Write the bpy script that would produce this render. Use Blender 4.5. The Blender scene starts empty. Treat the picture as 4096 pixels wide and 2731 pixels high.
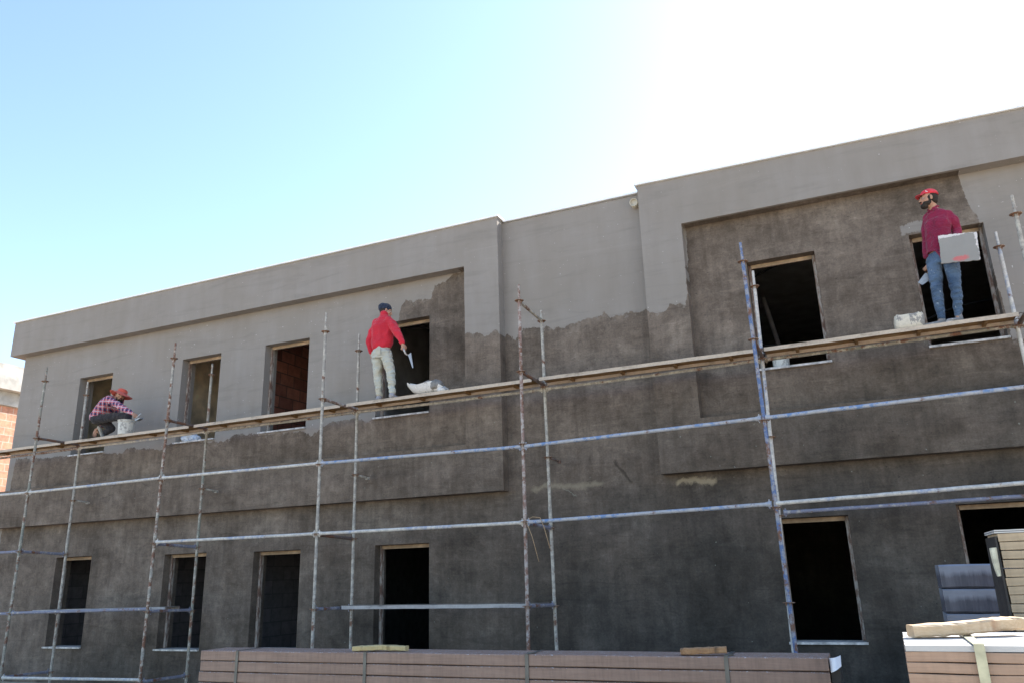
import bpy, bmesh, math, random
import numpy as np
from mathutils import Vector, Matrix, noise
from math import radians, sin, cos, pi

# ------------------------------------------------------------------ camera
F_PX = 3129.06                      # focal length for a 4096 px wide frame
YAW, PITCH, ROLL = -0.406653, 0.290309, 0.0297085
EYE = 1.7
SC = bpy.context.scene
SUN_AZ, SUN_EL = radians(28), radians(40)

cy, sy = cos(YAW), sin(YAW); cp, sp = cos(PITCH), sin(PITCH)
_f = Vector((sy*cp, cy*cp, sp)); _r = Vector((cy, -sy, 0)); _d = _f.cross(_r)
cr, sr = cos(ROLL), sin(ROLL)
RT = cr*_r + sr*_d; DN = -sr*_r + cr*_d; FW = _f
cam = bpy.data.cameras.new("camera"); camo = bpy.data.objects.new("camera", cam)
SC.collection.objects.link(camo)
m = Matrix((RT, -DN, -FW)).transposed().to_4x4(); m.translation = (0, 0, EYE)
camo.matrix_world = m
cam.sensor_width = 36; cam.lens = F_PX/4096*36; cam.clip_end = 6000; cam.clip_start = 0.05
SC.camera = camo
SC.render.resolution_x = 1024; SC.render.resolution_y = 682

# ------------------------------------------------------------------ sky, sun, exposure
w = bpy.data.worlds.new("World"); SC.world = w; w.use_nodes = True
nt = w.node_tree; bg = nt.nodes['Background']
sky = nt.nodes.new('ShaderNodeTexSky'); sky.sky_type = 'NISHITA'; sky.sun_disc = False
sky.sun_elevation = SUN_EL; sky.sun_rotation = SUN_AZ
sky.air_density = 1.0; sky.dust_density = 0.6; sky.ozone_density = 1.0
nt.links.new(sky.outputs[0], bg.inputs[0]); bg.inputs[1].default_value = 0.135
sun = bpy.data.lights.new("sun", 'SUN'); sun.energy = 5.0; sun.angle = radians(0.5); sun.color = (1, .95, .87)
suno = bpy.data.objects.new("sun", sun); SC.collection.objects.link(suno)
sd = Vector((sin(SUN_AZ)*cos(SUN_EL), cos(SUN_AZ)*cos(SUN_EL), sin(SUN_EL)))
suno.rotation_euler = sd.to_track_quat('Z', 'Y').to_euler()
SC.view_settings.view_transform = 'Standard'; SC.view_settings.look = 'None'
SC.view_settings.exposure = 1.55; SC.view_settings.gamma = 1

# ------------------------------------------------------------------ helpers
C = SC.collection
def at(x, y, Y):                    # photograph pixel (4096 wide) -> point on the plane at depth Y
    v = (x-2048)/F_PX*RT + (y-1365.5)/F_PX*DN + FW
    p = v*(Y/v.y); return Vector((p.x, p.y, p.z+EYE))
def atz(x, y, Z):
    v = (x-2048)/F_PX*RT + (y-1365.5)/F_PX*DN + FW
    p = v*((Z-EYE)/v.z); return Vector((p.x, p.y, Z))

def empty(name, loc=(0, 0, 0), label=None, cat=None, group=None):
    o = bpy.data.objects.new(name, None); C.objects.link(o); o.location = loc
    o.empty_display_size = .2
    tag(o, label, cat, group); return o
def tag(o, label=None, cat=None, group=None, kind=None):
    if label: o['label'] = label
    if cat: o['category'] = cat
    if group: o['group'] = group
    if kind: o['kind'] = kind
    return o
def wloc(o):
    l = Vector((0, 0, 0))
    while o: l += o.location; o = o.parent
    return l
def link(name, me, mat, parent=None, org=None):
    """mesh given in world coordinates; origin placed at org (or bottom centre)"""
    if org is None:
        co = [v.co for v in me.vertices]
        org = Vector(((min(c.x for c in co)+max(c.x for c in co))/2, (min(c.y for c in co)+max(c.y for c in co))/2, min(c.z for c in co)))
    org = Vector(org)
    me.transform(Matrix.Translation(-org))
    o = bpy.data.objects.new(name, me); C.objects.link(o)
    if mat is not None and len(me.materials) == 0: me.materials.append(mat)
    o.location = org
    if parent: o.parent = parent; o.location = org - wloc(parent)
    me.name = name
    return o

class MB:
    def __init__(s): s.v = []; s.f = []; s.sm = []; s.mi = []; s.cur = 0
    def add(s, vs, fs, smooth=False):
        b = len(s.v); s.v += [tuple(v) for v in vs]
        for f in fs: s.f.append([b+i for i in f]); s.sm.append(smooth); s.mi.append(s.cur)
    def box(s, a, b, M=None):
        (x0, y0, z0), (x1, y1, z1) = a, b
        vs = [Vector(p) for p in ((x0,y0,z0),(x1,y0,z0),(x1,y1,z0),(x0,y1,z0),(x0,y0,z1),(x1,y0,z1),(x1,y1,z1),(x0,y1,z1))]
        if M: vs = [M @ v for v in vs]
        s.add(vs, [(0,3,2,1),(4,5,6,7),(0,1,5,4),(1,2,6,5),(2,3,7,6),(3,0,4,7)])
    def hexa(s, vs):
        s.add(vs, [(0,3,2,1),(4,5,6,7),(0,1,5,4),(1,2,6,5),(2,3,7,6),(3,0,4,7)])
    def rings(s, rings, closed=True, caps=True, smooth=True):
        n = len(rings[0]); b = []
        vs = [p for r in rings for p in r]; fs = []
        for i in range(len(rings)-1):
            for j in range(n if closed else n-1):
                k = (j+1) % n
                fs.append((i*n+j, i*n+k, (i+1)*n+k, (i+1)*n+j))
        s.add(vs, fs, smooth)
        if caps:
            s.add(rings[0], [tuple(range(n))[::-1]]); s.add(rings[-1], [tuple(range(n))])
    def tube(s, p0, p1, r0, r1=None, n=12, caps=True):
        p0 = Vector(p0); p1 = Vector(p1); r1 = r0 if r1 is None else r1
        d = (p1-p0).normalized(); a = d.orthogonal().normalized(); b = d.cross(a)
        rr = [[p+(a*cos(2*pi*i/n)+b*sin(2*pi*i/n))*r for i in range(n)] for p, r in ((p0, r0), (p1, r1))]
        s.rings(rr, caps=caps)
    def path(s, pts, r, n=8):
        pts = [Vector(p) for p in pts]; rr = []
        for i, p in enumerate(pts):
            d = (pts[min(i+1, len(pts)-1)]-pts[max(i-1, 0)]).normalized()
            a = d.cross(Vector((.13, .31, .94))).normalized(); b = d.cross(a)
            q = r[i] if isinstance(r, (list, tuple)) else r
            rr.append([p+(a*cos(2*pi*j/n)+b*sin(2*pi*j/n))*q for j in range(n)])
        s.rings(rr)
    def lathe(s, c, prof, n=24, ax=None, caps=False):
        c = Vector(c); M = (Vector(ax).to_track_quat('Z', 'Y').to_matrix() if ax is not None else Matrix.Identity(3))
        rr = [[c+M@Vector((r*cos(2*pi*i/n), r*sin(2*pi*i/n), z)) for i in range(n)] for r, z in prof]
        s.rings(rr, caps=caps)
    def ell(s, c, rad, axes=None, n=14, m_=9):
        c = Vector(c); M = Matrix.Identity(3) if axes is None else Matrix(axes).transposed()
        rr = []
        for i in range(1, m_):
            t = pi*i/m_-pi/2
            rr.append([c+M@Vector((rad[0]*cos(t)*cos(2*pi*j/n), rad[1]*cos(t)*sin(2*pi*j/n), rad[2]*sin(t))) for j in range(n)])
        b = len(s.v)
        s.rings(rr, caps=False)
        s.add([c+M@Vector((0,0,-rad[2])), c+M@Vector((0,0,rad[2]))]+rr[0]+rr[-1],
              [(0, 2+(j+1) % n, 2+j) for j in range(n)]+[(1, 2+n+j, 2+n+(j+1) % n) for j in range(n)], True)
    def cap(s, p0, r0, p1, r1, n=14):           # capsule with two radii
        p0 = Vector(p0); p1 = Vector(p1); d = p1-p0
        if d.length < 1e-5: d = Vector((0, 0, 1e-4))
        d.normalize(); a = d.orthogonal().normalized(); b = d.cross(a); rr = []
        for t in (-80, -55, -30, 0): rr.append((p0+d*r0*sin(radians(t)), r0*cos(radians(t))))
        for t in (0, 30, 55, 80): rr.append((p1+d*r1*sin(radians(t)), r1*cos(radians(t))))
        s.rings([[p+(a*cos(2*pi*j/n)+b*sin(2*pi*j/n))*r for j in range(n)] for p, r in rr])
    def limb(s, *a):                            # p0,r0,p1,r1,p2,r2...
        for i in range(0, len(a)-2, 2): s.cap(a[i], a[i+1], a[i+2], a[i+3])
    def loft(s, st, side, n=18):                # stations (centre, half width along side, half depth)
        rr = []
        for i, (c, hw, hd) in enumerate(st):
            c = Vector(c); a0 = Vector(st[max(i-1, 0)][0]); a1 = Vector(st[min(i+1, len(st)-1)][0])
            d = (a1-a0).normalized(); sd_ = (side-d*side.dot(d)).normalized(); b = d.cross(sd_)
            rr.append([c+sd_*hw*cos(2*pi*j/n)+b*hd*sin(2*pi*j/n) for j in range(n)])
        s.rings(rr)
    def mesh(s, weld=True):
        me = bpy.data.meshes.new('m'); me.from_pydata(s.v, [], s.f)
        me.polygons.foreach_set('use_smooth', s.sm); me.polygons.foreach_set('material_index', s.mi)
        bm = bmesh.new(); bm.from_mesh(me)
        if weld: bmesh.ops.remove_doubles(bm, verts=bm.verts, dist=1e-5)
        bmesh.ops.recalc_face_normals(bm, faces=bm.faces)
        bm.to_mesh(me); bm.free(); me.update(); return me
    def obj(s, name, mat, parent=None, org=None, weld=True):
        return link(name, s.mesh(weld), mat, parent, org)
    def fused(s, name, mat, parent=None, voxel=.008, smooth=4, fold=0, fscale=9, seed=0, org=None, squash=(1,1,1), factor=.5):
        """fuse the overlapping volumes into one continuous skin"""
        me = s.mesh(False); t = bpy.data.objects.new('tmp', me); C.objects.link(t)
        r = t.modifiers.new('r', 'REMESH'); r.mode = 'VOXEL'; r.voxel_size = voxel; r.use_smooth_shade = True
        if smooth:
            k = t.modifiers.new('s', 'SMOOTH'); k.iterations = smooth; k.factor = factor
        dg = bpy.context.evaluated_depsgraph_get(); e = t.evaluated_get(dg)
        out = bpy.data.meshes.new_from_object(e); bpy.data.objects.remove(t); bpy.data.meshes.remove(me)
        for p in out.polygons: p.use_smooth = True
        if fold:
            out.update(); ns = [v.normal.copy() for v in out.vertices]
            for v, nn in zip(out.vertices, ns):
                q = Vector((v.co.x*squash[0], v.co.y*squash[1], v.co.z*squash[2]))
                h = noise.noise(q*fscale+Vector((seed, 0, 0)))
                h2 = noise.noise(q*fscale*2.3+Vector((seed, 7, 0)))
                v.co += nn*fold*((1-2*abs(h))*.8-.3+.45*h2)
        out.materials.clear()
        return link(name, out, mat, parent, org)

# ------------------------------------------------------------------ node helpers
class NT:
    def __init__(s, name):
        s.m = bpy.data.materials.new(name); s.m.use_nodes = True; s.t = s.m.node_tree
        s.b = s.t.nodes['Principled BSDF']; s.L = s.t.links
        s.b.inputs['Specular IOR Level'].default_value = .3
    def n(s, ty, **k):
        x = s.t.nodes.new(ty)
        for a, b in k.items(): setattr(x, a, b)
        return x
    def put(s, sock, v):
        if isinstance(v, (int, float)): sock.default_value = v
        elif isinstance(v, (tuple, list)): sock.default_value = tuple(v)+((1,) if len(v) == 3 and sock.type == 'RGBA' else ())
        else: s.L.new(v, sock)
    def math(s, op, a, b=0, c=None, clamp=False):
        x = s.n('ShaderNodeMath', operation=op, use_clamp=clamp); s.put(x.inputs[0], a); s.put(x.inputs[1], b)
        if c is not None: s.put(x.inputs[2], c)
        return x.outputs[0]
    def coord(s, kind='Object'): return s.n('ShaderNodeTexCoord').outputs[kind]
    def pos(s): return s.n('ShaderNodeNewGeometry').outputs['Position']
    def scale(s, v, sc, off=(0, 0, 0)):
        x = s.n('ShaderNodeMapping'); s.L.new(v, x.inputs[0]); x.inputs['Scale'].default_value = sc; x.inputs['Location'].default_value = off
        return x.outputs[0]
    def noise(s, v, sc, det=4, rough=.55, out=0, dist=0):
        x = s.n('ShaderNodeTexNoise'); s.L.new(v, x.inputs['Vector']); x.inputs['Scale'].default_value = sc
        x.inputs['Detail'].default_value = det; x.inputs['Roughness'].default_value = rough; x.inputs['Distortion'].default_value = dist
        return x.outputs[out]
    def ramp(s, v, st, interp='LINEAR'):
        x = s.n('ShaderNodeValToRGB'); cr_ = x.color_ramp; cr_.interpolation = interp; s.L.new(v, x.inputs[0])
        while len(cr_.elements) > 1: cr_.elements.remove(cr_.elements[0])
        cr_.elements[0].position = st[0][0]; cr_.elements[0].color = col(st[0][1])
        for p, c_ in st[1:]:
            e = cr_.elements.new(p); e.color = col(c_)
        return x.outputs[0]
    def mix(s, f, a, b, mode='MIX'):
        x = s.n('ShaderNodeMix', data_type='RGBA', blend_type=mode); s.put(x.inputs[0], f); s.put(x.inputs[6], a); s.put(x.inputs[7], b)
        return x.outputs[2]
    def sep(s, v):
        x = s.n('ShaderNodeSeparateXYZ'); s.L.new(v, x.inputs[0]); return x.outputs
    def comb(s, x_, y_, z_):
        x = s.n('ShaderNodeCombineXYZ'); s.put(x.inputs[0], x_); s.put(x.inputs[1], y_); s.put(x.inputs[2], z_); return x.outputs[0]
    def vadd(s, a, b):
        x = s.n('ShaderNodeVectorMath', operation='ADD'); s.put(x.inputs[0], a); s.put(x.inputs[1], b); return x.outputs[0]
    def bump(s, h, strength=.4, dist=.01):
        x = s.n('ShaderNodeBump'); x.inputs['Strength'].default_value = strength; x.inputs['Distance'].default_value = dist
        s.L.new(h, x.inputs['Height']); s.L.new(x.outputs[0], s.b.inputs['Normal'])
    def done(s, colr, rough=.8, metal=0):
        s.put(s.b.inputs['Base Color'], colr); s.put(s.b.inputs['Roughness'], rough); s.put(s.b.inputs['Metallic'], metal)
        return s.m
def col(c):
    if isinstance(c, (int, float)): return (c, c, c, 1)
    return tuple(c)+(1,) if len(c) == 3 else tuple(c)
def simple(name, c, rough=.7, var=.25, sc=8, bump=0, metal=0, det=4):
    k = NT(name); p = k.coord(); n_ = k.noise(p, sc, det)
    f = k.ramp(n_, [(.3, 1-var), (.7, 1+var)])
    if bump: k.bump(k.noise(p, sc*3, 4), bump, .01)
    return k.done(k.mix(1, col(c), f, 'MULTIPLY'), rough, metal)

# ------------------------------------------------------------------ plaster of the facade
FY, WY = 10.95, 11.15               # front of the projecting frames, main wall face
def zx(o, s, pts, Y):
    r = []
    for p in pts:
        q = at(o[0]+p[0]/s, o[1]+p[1]/s, Y); r.append((q.x, q.z))
    return r
Z1 = (0, 1200); Z3 = (1000, 1200); Z5 = (1900, 650); Z11 = (1400, 1180)
edgeL = [(-17, 3.72), (-16.54, 3.72)] + \
    zx(Z1, 1.96, [(105,1245),(270,1240),(370,1230),(550,1235),(700,1205),(950,1200),(1000,1160),(1200,1165),(1240,1185),(1370,1120),(1700,1115),(1770,1090),(1900,1040),(2060,1062)], WY) + \
    zx(Z3, 1.96, [(430,1030),(480,1070),(540,1010),(680,935),(820,935),(920,965),(980,925)], WY) + \
    zx(Z11, 3.136, [(612,300),(625,160),(700,75),(1015,60)], WY) + zx((0, 0), 1, [(1735,1150),(1795,1110),(1852,1085)], WY)
edgeR = zx(Z3, 1.96, [(1692,275),(1780,258),(1850,275),(1930,225),(1965,285)], FY) + \
    zx(Z5, 1.96, [(240,1345),(320,1385),(370,1320),(600,1290),(680,1300),(760,1255),(960,1215),(1025,1170),(1060,1220),(1130,1195),(1160,1220),(1240,1170),(1265,1200),(1340,1140)], WY) + \
    zx(Z5, 1.96, [(1358,1172),(1440,1190),(1510,1160),(1525,1105),(1640,1110),(1672,1128)], FY) + [(-1.86, 6.9), (1.80, 6.9), (1.86, 6.2), (1.96, 6.0), (2.02, 4.36), (6, 4.3)]
def plaster(name, mode='both'):
    k = NT(name); p = k.pos()
    X, Y_, Z = k.sep(p)
    # ragged edge: shift the position by noise
    nz = k.math('MULTIPLY', k.math('SUBTRACT', k.noise(k.scale(p, (1, 0, .6)), 3.2, 9, .75), .5), .36)
    nx = k.math('MULTIPLY', k.math('SUBTRACT', k.noise(k.scale(p, (1, 0, 1), (9, 0, 3)), 6, 6, .7), .5), .10)
    Xd = k.math('ADD', X, nx); Zd = k.math('ADD', Z, nz)
    def edge(pts, x0, x1):
        f = k.math('DIVIDE', k.math('SUBTRACT', Xd, x0), x1-x0, clamp=True)
        st = []; last = -1
        for x, z in pts[:32]:
            q = min(max((x-x0)/(x1-x0), 0), 1)
            if q <= last: q = last+1e-4
            last = q; st.append((q, z/8))
        return k.math('MULTIPLY', k.sep(k.ramp(f, st))[0], 8)
    zb = k.n('ShaderNodeMix', data_type='FLOAT')
    k.put(zb.inputs[0], k.math('GREATER_THAN', X, -5.551)); k.put(zb.inputs[2], edge(edgeL, -17, -5.551)); k.put(zb.inputs[3], edge(edgeR, -5.551, 6))
    light = k.math('MULTIPLY', k.math('SUBTRACT', Zd, zb.outputs[0]), 90, clamp=True)
    def boxm(x0, x1, z0, z1, soft=30, amp=1):
        a = k.math('MULTIPLY', k.math('SUBTRACT', Xd, x0), soft, clamp=True); b = k.math('MULTIPLY', k.math('SUBTRACT', x1, Xd), soft, clamp=True)
        c_ = k.math('MULTIPLY', k.math('SUBTRACT', Zd, z0), soft, clamp=True); d = k.math('MULTIPLY', k.math('SUBTRACT', z1, Zd), soft, clamp=True)
        return k.math('MULTIPLY', k.math('MULTIPLY', k.math('MULTIPLY', a, b), k.math('MULTIPLY', c_, d)), amp)
    light = k.math('MAXIMUM', light, k.math('MULTIPLY', k.math('LESS_THAN', Y_, 11.0), k.math('GREATER_THAN', Z, 6.0)))
    light = k.math('MAXIMUM', light, k.math('MULTIPLY', k.math('LESS_THAN', Xd, -16.60), k.math('GREATER_THAN', Y_, 11.05)))
    q0 = at(3600, 930, WY); q1 = at(3800, 880, WY)
    light = k.math('MAXIMUM', light, boxm(q0.x, q1.x, 5.97, 6.13, 60))
    # finish coat: pale grey, brushed vertically
    sv = k.noise(k.scale(p, (1, 1, .16)), 5, 6, .65); cl = k.noise(p, .9, 5, .6)
    lc = k.mix(k.ramp(sv, [(.3, 0), (.72, 1)]), (.256, .230, .207), (.290, .264, .241))
    lc = k.mix(k.ramp(cl, [(.4, 0), (.7, .55)]), lc, (.232, .203, .172))
    hs_ = k.noise(k.scale(p, (.22, 1, 1.7), (5, 0, 2)), 3.5, 7, .65, dist=.8)
    lc = k.mix(.8, lc, k.ramp(hs_, [(.32, .86), (.48, 1.0), (.60, 1.0), (.72, 1.10)]), 'MULTIPLY')
    sp_ = k.ramp(k.noise(p, 38, 1, .3), [(.79, 0), (.80, 1)])
    lc = k.mix(sp_, lc, (.55, .53, .5))
    # base coat: dark cement, blotched and pitted
    b1 = k.noise(p, 1.1, 9, .66, dist=.3); b2 = k.noise(p, 5.5, 8, .7); b3 = k.noise(p, 42, 5, .75)
    dc = k.ramp(b1, [(.30, (.106, .083, .065)), (.45, (.150, .119, .095)), (.56, (.176, .141, .114)), (.70, (.242, .198, .160))])
    rot = k.n('ShaderNodeMapping'); k.L.new(p, rot.inputs[0]); rot.inputs['Rotation'].default_value = (0, radians(35), 0); rot.inputs['Scale'].default_value = (.35, 1, 2.2)
    tw = k.noise(rot.outputs[0], 4.5, 7, .62, dist=1.4)
    dc = k.mix(.55, dc, k.ramp(tw, [(.34, .66), (.46, 1.0), (.56, .94), (.68, 1.34)]), 'MULTIPLY')
    dr = k.noise(k.scale(p, (2.6, 1, .22), (3, 1, 2)), 4, 6, .6)
    dc = k.mix(.5, dc, k.ramp(dr, [(.36, .72), (.52, 1.0), (.66, 1.18)]), 'MULTIPLY')
    dc = k.mix(.5, dc, k.ramp(b2, [(.3, .5), (.52, 1.0), (.72, 1.45)]), 'MULTIPLY')
    dc = k.mix(.38, dc, k.ramp(b3, [(.3, .5), (.5, 1.0), (.72, 1.6)]), 'MULTIPLY')
    pa = k.noise(k.scale(p, (1, 1, 1), (2, 0, 6)), 1.3, 7, .6, dist=1.1)
    dc = k.mix(.8, dc, k.ramp(pa, [(.38, .80), (.42, .98), (.55, 1.0), (.60, 1.12), (.66, 1.02)]), 'MULTIPLY')
    # a lift line where the day's work stopped
    zl = k.math('ADD', Z, k.math('MULTIPLY', k.math('SUBTRACT', b2, .5), .05))
    lift = k.math('MULTIPLY', k.math('LESS_THAN', zl, 2.885), k.math('GREATER_THAN', X, -4.93))
    dc = k.mix(k.math('MULTIPLY', lift, .18), dc, (.04, .035, .032))
    pit = k.ramp(k.noise(k.scale(p, (1, 1, 1.8), (3, 0, 5)), 17, 5, .7), [(.63, 0), (.70, 1)])
    dc = k.mix(k.math('MULTIPLY', k.sep(pit)[0], .65), dc, (.04, .034, .03))
    # base coat goes darker and bluer low down and to the right
    grad_xz = k.math('ADD', k.math('ADD', 1.08, k.math('MULTIPLY', X, .050)), k.math('MULTIPLY', Z, -.215))
    darken = k.math('ADD', grad_xz, k.math('MULTIPLY', k.math('SUBTRACT', k.noise(p, .7, 6, .62), .5), 1.3), clamp=True)
    dc = k.mix(darken, dc, k.mix(1, dc, (.27, .315, .345), 'MULTIPLY'))
    s1 = at(2120, 1990, WY); s2 = at(2420, 1940, WY)
    dc = k.mix(boxm(s1.x, s2.x, 2.90, 3.02, 14, .75), dc, (.30, .26, .19))
    s1 = at(2700, 1920, WY); s2 = at(2870, 1900, WY)
    dc = k.mix(boxm(s1.x, s2.x, 2.83, 2.95, 25, .8), dc, (.33, .27, .19))
    def stroke(x0_, z0_, x1_, z1_, wd_, amt):
        L_ = math.hypot(x1_-x0_, z1_-z0_); ux, uz = (x1_-x0_)/L_, (z1_-z0_)/L_
        aX = k.math('SUBTRACT', Xd, x0_); aZ = k.math('SUBTRACT', Zd, z0_)
        tt = k.math('ADD', k.math('MULTIPLY', aX, ux), k.math('MULTIPLY', aZ, uz)); nn_ = k.math('ABSOLUTE', k.math('SUBTRACT', k.math('MULTIPLY', aX, uz), k.math('MULTIPLY', aZ, ux)))
        i1 = k.math('MULTIPLY', tt, 25, clamp=True); i2 = k.math('MULTIPLY', k.math('SUBTRACT', L_, tt), 25, clamp=True); i3 = k.math('MULTIPLY', k.math('SUBTRACT', wd_, nn_), 40, clamp=True)
        return k.math('MULTIPLY', k.math('MULTIPLY', i1, i2), k.math('MULTIPLY', i3, amt))
    a_, b_ = at(2452, 1840, WY), at(2530, 1930, WY)
    dc = k.mix(stroke(a_.x, a_.z, b_.x, b_.z, .035, .7), dc, (.045, .037, .03))
    a_, b_ = at(2355, 1820, WY), at(2362, 1850, WY)
    dc = k.mix(stroke(a_.x, a_.z, b_.x, b_.z, .02, .6), dc, (.045, .037, .03))
    a_, b_ = at(2245, 1950, WY), at(2310, 1980, WY)
    dc = k.mix(stroke(a_.x, a_.z, b_.x, b_.z, .012, .9), dc, (.32, .34, .28))
    sp2 = k.ramp(k.noise(k.scale(p, (1, 1, 1), (11, 2, 7)), 27, 1, .3), [(.80, 0), (.815, 1)])
    dc = k.mix(k.math('MULTIPLY', k.sep(sp2)[0], .5), dc, (.3, .32, .28))
    # thin scraped smears just below the edge of the finish
    sm = k.math('MULTIPLY', k.math('MULTIPLY', k.math('SUBTRACT', k.math('ADD', Zd, .10), zb.outputs[0]), 14, clamp=True), k.math('MULTIPLY', k.math('SUBTRACT', k.noise(p, 13, 6, .72), .53), 9, clamp=True))
    dc = k.mix(k.math('MULTIPLY', sm, .55), dc, lc)
    c = k.mix(light, dc, lc)
    rg = k.noise(p, 60, 4, .7)
    h = k.mix(light, k.math('ADD', k.math('MULTIPLY', b3, .7), k.math('ADD', k.math('MULTIPLY', rg, .3), k.math('MULTIPLY', b2, 1.2))), k.math('ADD', .9, k.math('MULTIPLY', sv, .25)))
    k.bump(h, .55, .012)
    k.b.inputs['Specular IOR Level'].default_value = .15
    return k.done(c, .93)
PL = plaster('facade_plaster')

def brick(name, c1, c2, mortar, w_, h_, axis='YZ', gap=.012, rough=.85):
    k = NT(name); X, Y_, Z = k.sep(k.pos())
    v = k.comb(Y_ if axis == 'YZ' else X, Z, 0)
    b = k.n('ShaderNodeTexBrick'); k.L.new(v, b.inputs['Vector']); b.inputs['Scale'].default_value = 1
    b.inputs['Brick Width'].default_value = w_; b.inputs['Row Height'].default_value = h_; b.inputs['Mortar Size'].default_value = gap
    b.inputs['Color1'].default_value = col(c1); b.inputs['Color2'].default_value = col(c2); b.inputs['Mortar'].default_value = col(mortar)
    n_ = k.noise(k.pos(), 7, 5, .65)
    c = k.mix(.7, b.outputs[0], k.ramp(n_, [(.3, .6), (.7, 1.3)]), 'MULTIPLY')
    k.bump(b.outputs[1], -.6, .01)
    return k.done(c, rough)
BRICK_IN = brick('clay_block', (.48, .19, .13), (.24, .095, .07), (.15, .09, .07), .42, .24)
BRICK_OUT = brick('pale_clay_block', (.50, .25, .16), (.42, .20, .13), (.42, .33, .27), .42, .24)
BLOCK_IN = brick('grey_block', (.22, .20, .20), (.18, .165, .165), (.14, .13, .13), .6, .25)
CONC = simple('concrete', (.27, .25, .23), .9, .25, 3, .3)
SLABW = simple('pale_concrete', (.34, .325, .30), .9, .30, 2.5, .3)
INPL = simple('inner_plaster', (.74, .61, .42), .95, .45, 2.2, .3)
MARBLE = simple('marble', (.50, .48, .45), .6, .45, 14, .1)
COPE = simple('coping_metal', (.84, .84, .84), .4, .08, 5)
def subframe_mat():
    k = NT('old_frame_wood'); p = k.coord(); a = k.noise(k.scale(p, (1, 1, .3)), 22, 6, .7); b = k.noise(p, 9, 4)
    c = k.ramp(a, [(.3, (.11, .055, .042)), (.47, (.20, .135, .105)), (.58, (.38, .34, .30))])
    return k.done(c, .8)
SUBF = subframe_mat()
SOFFW = simple('lintel_mortar', (.32, .23, .15), .9, .4, 6, .3)

# ------------------------------------------------------------------ ground
def ground():
    k = NT('building_site_earth'); p = k.pos(); a = k.noise(p, .35, 8, .65); b = k.noise(p, 9, 8, .75)
    c = k.ramp(a, [(.3, (.42, .34, .25)), (.7, (.58, .48, .36))]); c = k.mix(.5, c, k.ramp(b, [(.3, .6), (.7, 1.3)]), 'MULTIPLY')
    k.bump(b, .8, .05); M = k.done(c, .95)
    g = MB(); R_ = 2500; g.add([(-R_, -R_, 0), (R_, -R_, 0), (R_, R_, 0), (-R_, R_, 0)], [(0, 1, 2, 3)])
    o = g.obj('ground', M, org=(0, 0, 0)); tag(o, 'dusty bare earth of the building site', 'ground', kind='structure')
ground()

# ------------------------------------------------------------------ building
XL, XR = -16.7, 6.2
BLD = empty('building', (-5.2, 15, 0), 'two storey grey building half plastered, pale above and dark below, with empty window openings', 'building')
def panel(mb, x0, x1, z0, z1, y0, y1, holes, side=True):
    xs = sorted({x0, x1, *[h[0] for h in holes], *[h[1] for h in holes]}); zs = sorted({z0, z1, *[h[2] for h in holes], *[h[3] for h in holes]})
    xs = [x for x in xs if x0 <= x <= x1]; zs = [z for z in zs if z0 <= z <= z1]
    def filled(i, j):
        if i < 0 or j < 0 or i >= len(xs)-1 or j >= len(zs)-1: return False
        cx, cz = (xs[i]+xs[i+1])/2, (zs[j]+zs[j+1])/2
        return not any(h[0] < cx < h[1] and h[2] < cz < h[3] for h in holes)
    for i in range(len(xs)-1):
        for j in range(len(zs)-1):
            if not filled(i, j): continue
            a, b, c, d = xs[i], xs[i+1], zs[j], zs[j+1]
            mb.add([(a,y0,c),(b,y0,c),(b,y0,d),(a,y0,d)], [(0,1,2,3)]); mb.add([(a,y1,c),(b,y1,c),(b,y1,d),(a,y1,d)], [(3,2,1,0)])
            if not filled(i-1, j): mb.add([(a,y0,c),(a,y1,c),(a,y1,d),(a,y0,d)], [(3,2,1,0)])
            if not filled(i+1, j): mb.add([(b,y0,c),(b,y1,c),(b,y1,d),(b,y0,d)], [(0,1,2,3)])
            if not filled(i, j-1): mb.add([(a,y0,c),(b,y0,c),(b,y1,c),(a,y1,c)], [(0,3,2,1)])
            if not filled(i, j+1): mb.add([(a,y0,d),(b,y0,d),(b,y1,d),(a,y1,d)], [(0,1,2,3)])
# windows: x0,x1,z0,z1
WIN = [(-14.83,-13.86,4.32,5.985),(-11.94,-10.95,4.315,6.0),(-9.87,-8.85,4.315,5.995),(-7.39,-6.33,4.325,6.012),(-1.04,-.105,4.345,5.975),(1.10,1.988,4.375,5.962),
       (-14.83,-13.84,.62,2.305),(-11.93,-10.92,.60,2.26),(-9.84,-8.83,.62,2.232),(-7.34,-6.33,.605,2.238),(-1.05,-.175,.77,2.327),(1.06,1.98,.80,2.385)]
WT = .34
wl = MB(); panel(wl, XL, XR, 0, 7.44, WY, WY+WT, WIN)
# return wall at the left end, back and roof keep the inside dark
wl.box((XL, WY+WT, 0), (XL+.25, 19, 7.44)); wl.box((XR-.25, WY+WT, 0), (XR, 19, 7.44)); wl.box((XL+.25, 18.75, 0), (XR-.25, 19, 7.44))
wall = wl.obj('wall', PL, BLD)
fr = MB()
LF = (-16.93, -4.925)
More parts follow.
